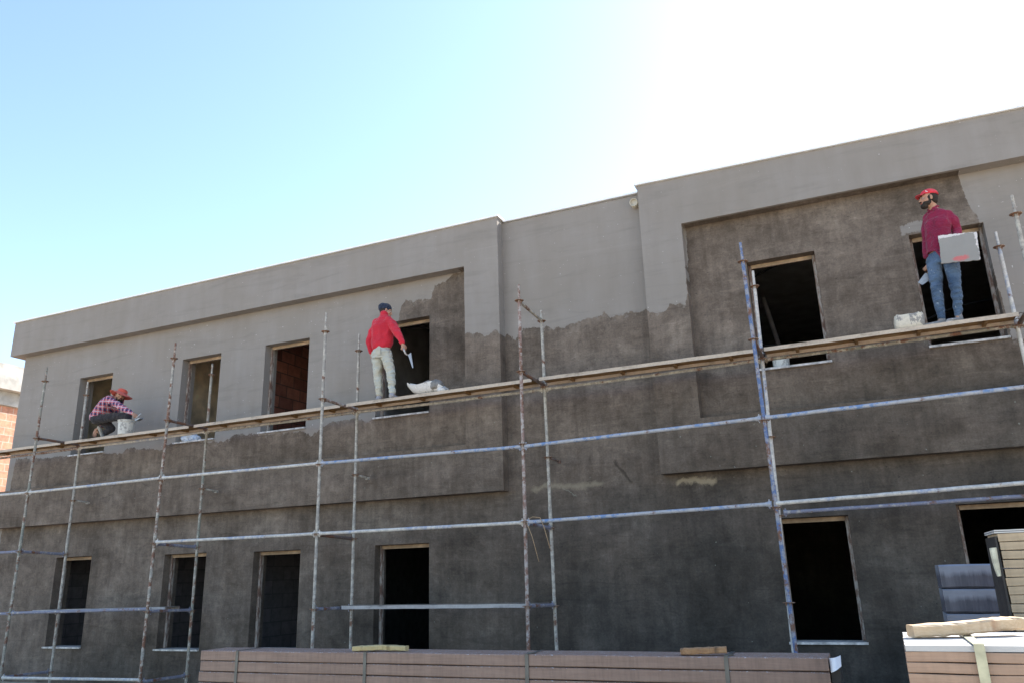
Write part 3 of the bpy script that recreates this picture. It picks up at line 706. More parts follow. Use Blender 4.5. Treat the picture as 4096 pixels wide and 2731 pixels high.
    h.limb(shR+Vector((.03, 0, -.01)), .068, shR.lerp(elR, .5), .062, elR, .055, wrR+Vector((0, 0, .10)), .045)
    shirt = h.fused('shirt', SH, body, .007, 3, fold=.013, fscale=9, seed=3, squash=(1, 1, .7))
    # collar, placket buttons
    h = MB(); cc = neck+Vector((-.01, .0, .0))
    for e in (-1, 1):
        a = cc+bodyf*.052+s*0; p0 = cc+bodyf*.062+side*e*.012+Vector((0, 0, -.035)); p1 = cc+side*e*.062+bodyf*.01+Vector((0, 0, .012)); p2 = cc+side*e*.050-bodyf*.045+Vector((0, 0, .022)); p3 = cc+bodyf*.070+side*e*.055+Vector((0, 0, -.052))
        h.path([p2, p1, cc+bodyf*.05+side*e*.035+Vector((0, 0, -.012)), p0], [.010, .013, .013, .009], 8)
        h.cap(p0+side*e*.01, .007, p3, .006, 8)
    h.obj('collar', SH, shirt, weld=False)
    BT = simple('button', (.6, .25, .28), .4, .05)
    for (x, y) in ((408, 340), (403, 378), (402, 415), (403, 455), (410, 495), (418, 545), (433, 620)):
        pass
    # jeans
    JN = cloth('blue_denim', (.045, .085, .155), .24, (.36, .41, .46), 5, 16, fade=(.11, .17, .26))
    h = MB()
    h.loft([(pel+Vector((0, 0, -.10)), .150, .115), (pel+Vector((0, 0, -.02)), .155, .118), (pel+Vector((0, 0, .06)), .145, .108)], side)
    h.limb(hipR, .088, hipR.lerp(knR, .5), .079, knR, .062, knR.lerp(anR, .35), .060, anR+Vector((0, 0, .03)), .043)
    h.limb(hipL, .088, hipL.lerp(knL, .5)+Vector((.008, 0, 0)), .080, knL, .063, knL.lerp(anL, .35)+Vector((.006, 0, 0)), .060, anL+Vector((0, 0, .03)), .043)
    h.fused('jeans', JN, body, .007, 3, fold=.012, fscale=10, seed=9, squash=(.7, .7, 1.5))
    SHO = cloth('dusty_shoe', (.24, .235, .235), .5, (.45, .43, .42))
    for an, dx, dy in ((anR, -.21, -.09), (anL, -.15, -.16)):
        h = MB(); hl = Vector((an.x-dx*.22, an.y-dy*.22, zf+.012)); te = Vector((an.x+dx, an.y+dy, zf+.012)); shoe(h, hl, te); h.cap(Vector((an.x, an.y, zf+.05)), .044, Vector((an.x, an.y, zf+.095)), .041)
        o = h.fused('shoe', SHO, body, .006, 2)
        h = MB(); h.loft([(Vector(hl).lerp(te, t)+Vector((0, 0, .004-.012)), w_, .010) for t, w_ in ((-.02, .02), (.05, .04), (.3, .041), (.6, .05), (.85, .048), (1.0, .025))], (te-hl).normalized().cross(Vector((0, 0, 1))), 12); h.obj('sole', simple('sole_white', (.5, .48, .46), .7, .2, 20), o)
    return wrR, wrL
def fr_mat(fr_):
    f, s, u = fr_; return Matrix((f, s, u)).transposed().to_4x4()
wrR_r, wrL_r = man_right()
# the board he holds
bd = MB(); c4 = [R9(490, 515, 10.14), R9(845, 478, 10.12), R9(880, 737, 10.10), R9(520, 772, 10.12)]
n_ = (c4[1]-c4[0]).cross(c4[3]-c4[0]).normalized(); n_ = n_ if n_.y > 0 else -n_
def wavy_board(mb, c4, n_, th, nx=24, ny=18, amp=.004):
    rnd = random.Random(4); A = []
    for j in range(ny+1):
        row = []
        for i in range(nx+1):
            u_, v_ = i/nx, j/ny; p = c4[0].lerp(c4[1], u_).lerp(c4[3].lerp(c4[2], u_), v_)
            e = amp if (i in (0, nx) or j in (0, ny)) else 0
            row.append(p+Vector((rnd.uniform(-e, e), 0, rnd.uniform(-e, e)*1.2)))
        A.append(row)
    for j in range(ny):
        for i in range(nx):
            q = [A[j][i], A[j][i+1], A[j+1][i+1], A[j+1][i]]; mb.add(q, [(0, 1, 2, 3)]); mb.add([p+n_*th for p in q], [(3, 2, 1, 0)])
    per = [A[0][i] for i in range(nx+1)]+[A[j][nx] for j in range(1, ny+1)]+[A[ny][i] for i in range(nx-1, -1, -1)]+[A[j][0] for j in range(ny-1, 0, -1)]
    for i in range(len(per)):
        a, b = per[i], per[(i+1) % len(per)]; mb.add([a, b, b+n_*th, a+n_*th], [(0, 1, 2, 3)])
wavy_board(bd, c4, n_, .018)
def board_mat():
    k = NT('mortar_board_paint'); p = k.coord(); X, Y_, Z = k.sep(p)
    a = k.noise(k.scale(p, (1, 0, 1.8)), 7, 7, .72)
    cen = k.math('ADD', k.math('MULTIPLY', k.math('POWER', k.math('ABSOLUTE', k.math('ADD', X, .01)), 2), -14), .72)
    m1 = k.math('MULTIPLY', k.math('SUBTRACT', k.math('ADD', k.math('MULTIPLY', a, .9), k.math('MULTIPLY', k.math('ABSOLUTE', k.math('SUBTRACT', Z, .065)), -3.4)), k.math('SUBTRACT', 1.0, cen)), 9, clamp=True)
    base = k.mix(k.ramp(k.noise(p, 3, 4), [(.3, 0), (.7, 1)]), (.25, .24, .225), (.30, .285, .265))
    c = k.mix(k.math('MULTIPLY', m1, .75), base, (.58, .12, .12))
    edg = k.math('MAXIMUM', k.math('GREATER_THAN', k.math('ADD', Z, k.math('MULTIPLY', a, .10)), .415), k.math('GREATER_THAN', k.math('ADD', X, k.math('MULTIPLY', a, .13)), .255))
    c = k.mix(edg, c, (.62, .58, .56)); k.bump(a, .3, .01)
    return k.done(c, .85)
tag(bd.obj('plaster_board', board_mat(), weld=True), 'square grey mortar board with red and white smears held by the bearded man', 'board')
STEEL = simple('trowel_steel', (.30, .31, .33), .45, .2, 30, 0, .5); WOODH = simple('handle_wood', (.35, .22, .12), .6, .3, 30)
t = MB(); q = [R9(x, y, 10.44) for x, y in ((372, 858), (412, 872), (412, 925), (345, 970), (303, 948))]
t.add(q, [tuple(range(5))]); t.add([p+Vector((0, .003, 0)) for p in q], [tuple(range(5))[::-1]])
for i in range(5): t.add([q[i], q[(i+1) % 5], q[(i+1) % 5]+Vector((0, .003, 0)), q[i]+Vector((0, .003, 0))], [(0, 1, 2, 3)])
tr = empty('trowel', q[4], 'broad steel trowel hanging behind the right leg of the bearded man', 'trowel')
t.obj('blade', STEEL, tr)
t = MB(); hnd = wrR_r+Vector((-.0, 0, -.09)); t.tube(hnd+Vector((.03, .0, .03)), hnd+Vector((-.03, 0, -.04)), .013); t.path([hnd+Vector((-.03, 0, -.04)), (q[0]+q[1])/2+Vector((0, 0, -.01))], .005, 6); t.obj('handle', WOODH, tr)

# ---- man with the red jacket (middle), seen from behind
R11 = lambda x, y, Y=10.34: at(1400+x/3.136, 1180+y/3.136, Y)
def man_middle():
    zf = 4.410
    fr_ = frame((.80, .55, -.22), (.1, .2, 1)); hc = R11(452, 206, 10.42); neck = R11(430, 256, 10.38)
    side = Vector((1, .10, 0)).normalized(); fwd = Vector((-.10, 1, 0)).normalized()
    pel = R11(402, 712, 10.36); shR = R11(508, 318, 10.34); shL = R11(318, 352, 10.36); chest = (shL+shR)/2+Vector((0, 0, -.12))
    elR = R11(592, 480, 10.28); wrR = R11(662, 612, 10.26); elL = R11(243, 590, 10.36); wrL = R11(268, 735, 10.40)
    hipL = pel+Vector((-.085, 0, -.04)); hipR = pel+Vector((.08, 0, -.04))
    knL = R11(350, 985, 10.36); knR = R11(512, 965, 10.32); anL = R11(368, 1235, 10.36); anR = R11(530, 1205, 10.28)
    anL.z = zf+.10; anR.z = zf+.10
    k = .98
    b = MB(); head(b, hc, fr_, k); b.limb(neck+Vector((0, 0, -.06)), .055, hc+Vector((-.01, -.01, -.06)), .052)
    b.loft([(pel+Vector((0,0,-.06)), .135, .10), (pel, .14, .10), (pel.lerp(chest, .4), .13, .09), (chest, .15, .10), (neck+Vector((0,0,-.08)), .11, .075), (neck, .05, .05)], side)
    b.limb(shR, .048, elR, .038, wrR, .026); b.limb(shL, .048, elL, .038, wrL, .026)
    b.limb(hipR, .07, knR, .046, anR, .033); b.limb(hipL, .07, knL, .046, anL, .033)
    for an in (anL, anR): b.limb(an, .033, Vector((an.x, an.y+.11, zf+.03)), .022)
    d1 = (wrR-elR).normalized(); hand(b, wrR, (.25, -.05, -1), (-.75, .55, -.2), (.15, .9, -.1), 1.25, .98)
    hand(b, wrL, (.05, .1, -1), (.8, .2, 0), (.2, .9, 0), .8, .95)
    body = b.fused('person', SKIN, None, .0065, 3)
    tag(body, 'man in red jacket, cream trousers and dark knit cap seen from behind', 'person')
    face(body, hc, fr_, k, brows=False)
    f, s, u = fr_; P = lambda a, bb, d: hc+f*a*k+s*bb*k+u*d*k
    h = MB(); h.ell(P(-.03, 0, .0), (.080, .081, .08), fr_); h.fused('hair', HAIR, body, .006, 2)
    BN = cloth('navy_knit', (.018, .028, .055), .02, sc=8, folds=30)
    h = MB(); h.ell(P(-.022, 0, .050), (.104, .089, .085), fr_); h.ell(P(-.060, 0, .055), (.085, .080, .075), fr_); h.ell(P(-.085, .01, .03), (.052, .062, .055), fr_)
    h.fused('knit_cap', BN, body, .007, 3, fold=.008, fscale=11, seed=5)
    RJ = cloth('red_fleece', (.53, .022, .042), .07, (.6, .3, .3), 4, 9, var=.10)
    h = MB(); hemc = R11(398, 655, 10.36)
    h.loft([(hemc+Vector((.01, 0, -.045)), .150, .115), (hemc+Vector((.005, 0, .0)), .178, .132), (hemc+Vector((.01, 0, .08)), .188, .136), (pel.lerp(chest, .6), .190, .134), (chest+Vector((0, 0, .01)), .192, .130), (chest+Vector((.0, 0, .085)), .165, .112), (neck+Vector((0, 0, -.055)), .105, .082), (neck+Vector((0, .0, .0)), .064, .062), (neck+Vector((0, .0, .02)), .062, .060)], side)
    h.limb(shR+Vector((-.035, 0, .0)), .072, shR.lerp(elR, .5), .069, elR, .061, wrR+Vector((-.01, 0, .03)), .040)
    h.limb(shL+Vector((.035, 0, .0)), .070, shL.lerp(elL, .5), .066, elL, .060, wrL+Vector((0, 0, .03)), .040)
    h.fused('jacket', RJ, body, .008, 3, fold=.017, fscale=6.5, seed=21, squash=(1, 1, .8))
    h = MB(); h.loft([(neck+Vector((0, 0, .0)), .070, .068), (neck+Vector((0, 0, .035)), .068, .066), (neck+Vector((.005, .008, .05)), .060, .058)], side); h.obj('collar', RJ, body)
    CT = cloth('cream_trouser', (.50, .46, .36), .15, (.60, .58, .50), 3, 10, fade=(.44, .46, .42), var=.08)
    h = MB(); h.loft([(pel+Vector((0, -.01, -.12)), .150, .125), (pel+Vector((0, -.012, -.04)), .160, .132), (pel+Vector((0, 0, .06)), .148, .115)], side)
    for hip, kn, an in ((hipL, knL, anL), (hipR, knR, anR)):
        h.limb(hip+Vector((0, -.01, 0)), .094, hip.lerp(kn, .45), .086, kn, .068, kn.lerp(an, .4), .066, an+Vector((0, 0, .05)), .050, an+Vector((0, 0, .02)), .052)
    tr_ = h.fused('trousers', CT, body, .008, 3, fold=.018, fscale=8, seed=33, squash=(.8, .8, 1.6))
    # back pocket
    h = MB(); pc = pel+Vector((.02, -.150, -.03)); h.box((-.05, -.003, -.06), (.05, .003, .05), Matrix.Translation(pc)@Matrix.Rotation(.12, 4, 'X')); h.fused('back_pocket', CT, tr_, .006, 2)
    SO = cloth('grey_shoe', (.30, .29, .31), .3, (.42, .40, .40))
    for an, dx in ((anL, -.03), (anR, .03)):
        h = MB(); hl = Vector((an.x, an.y-.055, zf+.012)); te = Vector((an.x+dx, an.y+.19, zf+.012)); shoe(h, hl, te, 1.08); h.limb(Vector((an.x, an.y-.012, zf+.05)), .048, Vector((an.x, an.y, zf+.10)), .043)
        h.fused('shoe', SO, body, .006, 2)
    return wrR
wrm = man_middle()
t = MB(); q = [R11(x, y, 10.2) for x, y in ((728, 748), (765, 718), (793, 905), (783, 914))]
tr = empty('trowel', q[3], 'slim pointed steel trowel in the right hand of the man in the red jacket', 'trowel')
t.add(q, [(0, 1, 2, 3)]); t.add([p+Vector((.001, .004, 0)) for p in q], [(3, 2, 1, 0)])
for i in range(4): t.add([q[i], q[(i+1) % 4], q[(i+1) % 4]+Vector((.001, .004, 0)), q[i]+Vector((.001, .004, 0))], [(0, 1, 2, 3)])
t.obj('blade', STEEL, tr)
t = MB(); t.path([R11(745, 742, 10.2), R11(715, 748, 10.21), R11(698, 735, 10.22)], .0055, 8); t.tube(R11(700, 738, 10.22), R11(668, 668, 10.25), .014); t.obj('handle', simple('worn_handle', (.45, .42, .38), .6, .3, 20), tr)

# ---- crouching man (left)
R10 = lambda x, y, Y=10.34: at(340+x/5.6, 1500+y/5.6, Y)
def plaid():
    k = NT('plaid_cotton'); p = k.coord(); X, Y_, Z = k.sep(p)
    a = radians(-9)
    wob = k.math('MULTIPLY', k.noise(p, 6, 2), .05)
    U = k.math('ADD', k.math('ADD', k.math('MULTIPLY', X, cos(a)), k.math('MULTIPLY', Z, sin(a))), k.math('ADD', wob, k.math('MULTIPLY', Y_, .7)))
    V = k.math('ADD', k.math('ADD', k.math('MULTIPLY', X, -sin(a)), k.math('MULTIPLY', Z, cos(a))), wob)
    per = .098
    def bands(w_, lo, hi):
        f = k.math('FRACT', k.math('DIVIDE', k.math('ADD', w_, 10), per)); return k.math('MULTIPLY', k.math('GREATER_THAN', f, lo), k.math('LESS_THAN', f, hi))
    n1 = bands(U, .55, .95); n2 = bands(V, .55, .95); w1 = bands(U, .18, .32); w2 = bands(V, .18, .32)
    c = k.mix(k.math('MULTIPLY', k.math('ADD', n1, n2), .62, clamp=True), (.56, .10, .10), (.07, .09, .20))
    c = k.mix(k.math('MULTIPLY', n1, n2), c, (.02, .03, .09))
    c = k.mix(k.math('MULTIPLY', k.math('MAXIMUM', w1, w2), .8), c, (.50, .50, .60))
    k.bump(k.noise(p, 12, 3, .5, dist=1), .5, .02)
    return k.done(c, .9)
def man_left():
    zf = 4.396
    fr_ = frame((.82, -.52, -.16), (-.22, .16, 1)); hc = R10(798, 455, 10.33); neck = R10(690, 500, 10.35)
    sh = R10(655, 545, 10.35); pel = R10(300, 985, 10.40); side = Vector((.0, 1, 0))
    shR = sh+Vector((0, -.13, -.01)); shL = sh+Vector((0, .14, .02))
    knR = R10(965, 900, 10.44); anR = Vector((R10(850, 1200).x, 10.47, zf+.09)); hipR = pel+Vector((.02, -.08, -.01)); hipL = pel+Vector((.02, .08, -.01))
    knL = R10(600, 1190, 10.55); anL = R10(400, 1230, 10.52); anL.z = zf+.12
    elR = R10(850, 735, 10.14); wrR = R10(1065, 855, 10.15); elL = R10(300, 1000, 10.47); elL = (shL+Vector((-.22, .10, -.28))); wrL = R10(238, 1225, 10.47)
    b = MB(); k = .98
    head(b, hc, fr_, k); b.limb(neck+Vector((-.03, 0, -.02)), .056, hc+Vector((-.02, 0, -.05)), .054)
    sp_ = [(pel, .14, .10), (pel.lerp(sh, .35)+Vector((-.035, 0, .03)), .14, .10), (pel.lerp(sh, .7)+Vector((-.03, 0, .04)), .15, .10), (sh, .13, .08), (neck, .06, .05)]
    b.loft(sp_, side)
    b.limb(shR, .048, elR, .038, wrR, .026); b.limb(shL, .048, elL, .038, wrL, .026)
    b.limb(hipR, .07, knR, .05, anR, .034); b.limb(hipL, .07, knL, .05, anL, .034)
    hand(b, wrR, R10(1180, 920, 10.15)-wrR, (0, .4, -1), (0, 1, .3), 1.1, .95); hand(b, wrL, (.02, -.1, -1), (.6, -.6, 0), (.6, .5, 0), .4, .95)
    body = b.fused('person', SKIN, None, .0065, 3)
    tag(body, 'crouching man in orange hat and plaid shirt beside a white bucket', 'person')
    face(body, hc, fr_, k)
    f, s, u = fr_; P = lambda a, bb, d: hc+f*a*k+s*bb*k+u*d*k
    h = MB(); h.ell(P(-.03, 0, .018), (.080, .080, .08), fr_); h.fused('hair', HAIR, body, .006, 2)
    h = MB(); h.ell(P(.055, 0, -.085), (.040, .044, .032), fr_); h.ell(P(.097, 0, -.048), (.011, .03, .006), fr_)
    for e in (-1, 1): h.ell(P(.022, e*.058, -.055), (.020, .012, .036), fr_)
    h.fused('beard', HAIR, body, .005, 2)
    HT = cloth('orange_hat_cloth', (.60, .10, .065), .05, var=.12)
    hf, hs, hu = frame((.80, -.50, -.05), (-.42, .55, .78)); Q = lambda a, bb, d: hc+hf*a+hs*bb+hu*d
    h = MB(); n = 32; rr = []
    for r, z in ((.215, .008), (.165, .030), (.118, .050), (.097, .058), (.094, .088), (.084, .118), (.056, .135), (.01, .140)):
        rr.append([Q(-.01+r*1.04*cos(2*pi*j/n), r*sin(2*pi*j/n), z-(.030*cos(4*pi*j/n) if r > .12 else 0)*(r-.1)/.08*.6) for j in range(n)])
    h.rings(rr, caps=False)
    h.rings([[p-hu*.004 for p in r_] for r_ in rr[:4]], caps=False)
    h.obj('hat', HT, body)
    h = MB(); PDM = plaid()
    h.loft([(pel+Vector((-.025, 0, -.035)), .150, .120), (pel+Vector((-.01, 0, .04)), .165, .128), (pel.lerp(sh, .4)+Vector((-.04, 0, .035)), .172, .128), (pel.lerp(sh, .75)+Vector((-.035, 0, .035)), .178, .122), (sh+Vector((-.01, 0, .0)), .165, .098), (neck+Vector((-.02, 0, .0)), .075, .062)], side)
    h.limb(shR, .068, shR.lerp(elR, .5), .062, elR, .054, wrR+(elR-wrR)*.08, .036)
    h.limb(shL, .066, elL, .054, wrL+(elL-wrL)*.35, .045)
    h.fused('plaid_shirt', PDM, body, .008, 3, fold=.014, fscale=8, seed=41)
    DT = cloth('dark_work_trouser', (.030, .028, .034), .20, (.30, .29, .30), 6, 12)
    h = MB(); h.loft([(pel+Vector((-.06, 0, -.03)), .13, .09), (pel+Vector((.0, 0, -.0)), .150, .11), (pel+Vector((.04, 0, .03)), .12, .09)], side)
    for hip, kn, an in ((hipR, knR, anR), (hipL, knL, anL)):
        h.limb(hip, .092, hip.lerp(kn, .5), .084, kn, .068, kn.lerp(an, .5), .062, an+Vector((0, 0, .03)), .048)
    h.fused('trousers', DT, body, .008, 4, fold=.010, fscale=9, seed=51)
    h = MB(); h.ell(pel+Vector((-.035, -.075, -.015)), (.055, .04, .035)); h.obj('orange_undershirt', simple('orange_cloth', (.50, .16, .04), .9, .2), body)
    SO = cloth('pale_work_shoe', (.36, .34, .30), .3)
    h = MB(); hl = R10(285, 1165, 10.48); te = R10(420, 1330, 10.46); te.z = zf+.02
    shoe(h, hl, te, 1.0, Vector((.75, 0, .6)).normalized()); h.fused('shoe', SO, body, .006, 2)
    h = MB(); shoe(h, Vector((anR.x-.05, anR.y, zf+.012)), Vector((anR.x+.19, anR.y-.02, zf+.012))); h.fused('shoe', SO, body, .006, 2)
man_left()
q = [R10(x, y, 10.14) for x, y in ((1115, 990), (1130, 1020), (1225, 962), (1210, 945))]
tr = empty('trowel', q[0], 'small plastering trowel held against the wall by the crouching man', 'trowel')
t = MB(); q2 = [p+Vector((.0, .09, .012)) for p in q]; t.hexa(q+q2); t.obj('blade', STEEL, tr)
t = MB(); t.tube(R10(1130, 965, 10.17), R10(1255, 855, 10.19), .011, .009); t.obj('handle', simple('plastic_handle', (.45, .46, .46), .5, .2, 20), tr)

# ------------------------------------------------------------------ buckets and sacks
def bucket_mat(name, base, mort=(.30, .29, .27), amt=.5):
    k = NT(name); p = k.coord(); a = k.noise(k.scale(p, (1, 1, .6)), 9, 7, .7); b = k.noise(p, 30, 4)
    c = k.mix(k.ramp(a, [(.62-amt*.2, 0), (.66-amt*.2, 1)]), base, mort); c = k.mix(.4, c, k.ramp(b, [(.3, .7), (.7, 1.2)]), 'MULTIPLY')
    k.bump(a, .4, .006); return k.done(c, .55)
def bucket(x, y, z, r, h, label, mat, handle=True):
    e = empty('bucket', (x, y, z), label, 'bucket'); b = MB()
    b.lathe((x, y, z), [(.001, .002), (r*.84, .002), (r*.86, .012), (r*.95, h*.80), (r*.955, h*.86), (r*1.02, h*.865), (r*1.02, h*.89), (r*.98, h*.895), (r*1.0, h*.985), (r*1.06, h*.985), (r*1.06, h), (r*.95, h), (r*.82, .02), (.001, .02)], 32)
    b.obj('shell', mat, e)
    if handle:
        b = MB(); b.path([(x+r*1.03*cos(t), y-.01+r*.25*sin(t)-r*.9*sin(t)*.9, z+h*.88-r*.55*sin(t)) for t in [pi*i/12 for i in range(13)]], .003, 6); b.obj('handle', STEEL, e)
    b = MB(); b.lathe((x, y, z+h*.8), [(.001, .0), (r*.9, .0), (r*.9, .004), (.001, .006)], 24); b.obj('mortar', CONC, e)
    return e
BW = bucket_mat('mortar_splashed_white_plastic', (.56, .55, .51), (.33, .32, .30), .35)
qb = R10(905, 1290, 10.29)
bucket(qb.x, 10.29, 4.396, .150, .272, 'round white plastic bucket splashed with mortar beside the crouching man', BW)
qb = at(3130, 1455, WY+.1)
bucket(qb.x-.02, WY+.16, WIN[4][2]+.026, .125, .26, 'pale battered bucket standing on the sill of the upper window behind the blue upright', BW, False)
# cut open canister beside the man in red (lying, open side up)
CW = bucket_mat('white_canister_plastic', (.62, .60, .58), (.30, .28, .26), .10)
def trough():
    P = lambda x, y, Y: R11(x, y, Y)
    e = empty('cut_canister', R11(960, 1240, 10.34), 'white cut-open plastic canister lying with mortar right of the man in the red jacket', 'canister')
    b = MB(); axis = (R11(1215, 1190, 10.34)-R11(960, 1165, 10.34)).normalized(); up = Vector((0, 0, 1)); outs = []; ins = []
    st = [(R11(735, 1095, 10.34), .05, .012), (R11(800, 1100, 10.34), .115, .09), (R11(885, 1085, 10.34), .135, .125), (R11(985, 1068, 10.34), .135, .140), (R11(1060, 1075, 10.34), .125, .125), (R11(1140, 1118, 10.34), .11, .085), (R11(1200, 1155, 10.34), .09, .045)]
    n = 14
    def ring(c, hw, hd, off, i):
        a0 = (.1, .28, .33, .25, .1, 0, 0)[i]
        # half barrel below the rim line, rim tipped to the camera
        return [Vector((c.x+(c.z*0), c.y, c.z))+Vector((0, -1, 0))*(hw-off)*cos(a0+(pi-a0)*j/n)+Vector((0, 0, -1))*(hd-off)*sin(a0+(pi-a0)*j/n) for j in range(n+1)]
    fk = (.30, .72, .97, 1, 1, .98, .9); st = [(c, hw, (c.z-4.413)*fk[i]) for i, (c, hw, hd) in enumerate(st)]
    outs = [ring(c, hw, hd, 0, i) for i, (c, hw, hd) in enumerate(st)]; ins = [ring(c+Vector((0, 0, .001)), hw, hd, .005, i) for i, (c, hw, hd) in enumerate(st)]
    b.rings(outs, closed=False, caps=False); b.rings(ins, closed=False, caps=False)
    b.add(outs[0]+ins[0], [(j, j+1, n+2+j, n+1+j) for j in range(n)]); b.add(outs[-1], [tuple(range(n+1))])
    for k_ in (0, n): b.add([r[k_] for r in outs]+[r[k_] for r in ins], [(i, i+1, len(st)+i+1, len(st)+i) for i in range(len(st)-1)])
    # tall near lip at the left showing the inside
    o = b.obj('shell', CW, e, weld=False)
    m_ = MB(); MM = simple('wet_mortar', (.20, .19, .18), .7, .3, 12, .5)
    m_.ell(R11(1085, 1130, 10.32), (.11, .12, .09)); m_.ell(R11(1010, 1115, 10.34), (.13, .11, .06)); m_.fused('mortar', MM, e, .008, 2, fold=.008, fscale=14)
    m_ = MB(); m_.ell(R11(1170, 1185, 10.27), (.045, .03, .05)); m_.ell(R11(1130, 1180, 10.26), (.04, .03, .055)); m_.fused('torn_edge', CW, e, .008, 2, fold=.012, fscale=20)
    m_ = MB(); m_.tube(R11(1150, 1150, 10.22), R11(1232, 1168, 10.22), .006); m_.obj('trowel_handle', STEEL, e)
trough()
# torn-rim tub beside the bearded man
def tub():
    c = R9(218, 1285, 10.34); zt = 4.426; e = empty('mortar_tub', (c.x, 10.34, zt), 'cream plastic tub with torn rim and dried mortar left of the bearded man', 'tub')
    hw, hd, H = .168, .13, .178; n = 40; outs = []; ins = []; rnd = random.Random(2)
    def sq(t, a, b_): 
        cc, ss = cos(t), sin(t); p = .45; return (a*math.copysign(abs(cc)**p, cc), b_*math.copysign(abs(ss)**p, ss))
    rim = [H+.012*noise.noise(Vector((j*.45, 0, 0)))+.006*rnd.uniform(-1, 1) for j in range(n)]
    b = MB(); rows = []
    for lv, sc_ in ((0, .93), (.04, .98), (.3, 1.0), (.7, 1.01), (.93, .97), (1, .93)):
        rows.append([Vector((c.x+sq(2*pi*j/n, hw*sc_, hd*sc_)[0], 10.34+sq(2*pi*j/n, hw*sc_, hd*sc_)[1], zt+.003+rim[j]*lv)) for j in range(n)])
    b.rings(rows, caps=False); b.add(rows[0], [tuple(range(n))])
    b.rings([[Vector((c.x+(p.x-c.x)*.96, 10.34+(p.y-10.34)*.95, p.z)) for p in r_] for r_ in rows[1:]], caps=False)
    b.obj('shell', bucket_mat('cream_tub_plastic', (.60, .54, .44), (.27, .25, .23), .42), e)
    m_ = MB(); m_.ell((c.x+.02, 10.34, zt+H*.88), (.135, .10, .03)); m_.ell((c.x-.05, 10.32, zt+H*.94), (.05, .06, .02)); m_.fused('mortar', CONC, e, .008, 2, fold=.012, fscale=14)
tub()
# crumpled white sack on a sill
sk = MB(); c = at(760, 1748, WY+.12)
for dx, dy, dz, r in ((-.08, 0, .07, .10), (.05, .02, .08, .11), (.16, 0, .05, .08), (-.17, .02, .09, .06), (.02, -.02, .13, .07)): sk.ell((c.x+dx, WY+.13+dy, WIN[1][2]+.028+dz), (r, .085, r*.85))
tag(sk.fused('sack', bucket_mat('crumpled_white_sack', (.60, .62, .66), (.30, .36, .48), .25), None, .01, 1, fold=.022, fscale=12, seed=8), 'crumpled white plastic sack lying on the sill of the second upper window', 'sack')

# ------------------------------------------------------------------ stacks of boards in front
def board_face(name, c1, c2, streak=1.0, rough=.55, spots=.0, spotc=(.5, .5, .5), scx=.25):
    k = NT(name); p = k.coord(); a = k.noise(k.scale(p, (scx, 1, 3)), 7, 7, .7); v = k.noise(k.scale(p, (3, 1, .35)), 9, 6, .72); g = k.noise(k.scale(p, (.06, 1, 1)), 90, 4, .7); s = k.noise(p, 60, 4, .8)
    c = k.mix(k.ramp(a, [(.3, 0), (.7, 1)]), c1, c2); c = k.mix(.55*streak, c, k.ramp(v, [(.3, .62), (.52, 1), (.7, 1.18)]), 'MULTIPLY'); c = k.mix(.45, c, k.ramp(g, [(.3, .75), (.7, 1.2)]), 'MULTIPLY')
    n3 = k.sep(k.n('ShaderNodeNewGeometry').outputs['Normal'])
    if spots: c = k.mix(k.math('MULTIPLY', k.sep(k.ramp(s, [(.58, 0), (.62, 1)]))[0], k.math('GREATER_THAN', n3[2], .6)), c, spotc)
    k.bump(v, .15, .004); return k.done(c, rough)
BROWN = board_face('brown_board', (.235, .150, .112), (.32, .215, .162), 1, .5, 1, (.55, .57, .6))
TAN = board_face('tan_board', (.36, .235, .165), (.45, .315, .22), .6, .6, scx=.1)
TAN2 = board_face('buff_board', (.38, .30, .20), (.45, .34, .22), .6, .6, scx=.1)
def slate_mat():
    k = NT('slate_blue_board'); p = k.coord(); X, Y_, Z = k.sep(p)
    v = k.noise(k.scale(p, (3.5, 1, .3)), 9, 6, .7); big = k.noise(k.scale(p, (1, 1, 2)), 5, 4)
    c = k.mix(k.ramp(v, [(.35, 0), (.65, 1)]), (.050, .056, .078), (.095, .102, .130))
    e = k.math('MULTIPLY', k.math('SUBTRACT', k.math('ADD', Z, k.math('MULTIPLY', v, .06)), .095), 30, clamp=True)  # paler top of each board paints reflected sky into the colour
    c = k.mix(k.math('MULTIPLY', e, .7), c, (.24, .27, .33)); c = k.mix(.6, c, k.ramp(big, [(.3, .65), (.7, 1.25)]), 'MULTIPLY')
    return k.done(c, .3)
SLATE = slate_mat()
GAP = simple('gap_shadow_foam', (.03, .028, .026), .9, .1)
STRAP = simple('grey_strap', (.13, .13, .12), .35, .2, 10, 0, .3); STRAPG = simple('galvanised_strap', (.40, .40, .30), .35, .3, 14, 0, .5)
WHITE = simple('white_paper', (.78, .80, .85), .7, .05)
def smooth_pts(pts, n=5):
    for _ in range(n): pts = [pts[0]]+[(pts[i-1]+pts[i]*2+pts[i+1])/4 for i in range(1, len(pts)-1)]+[pts[-1]]
    return pts
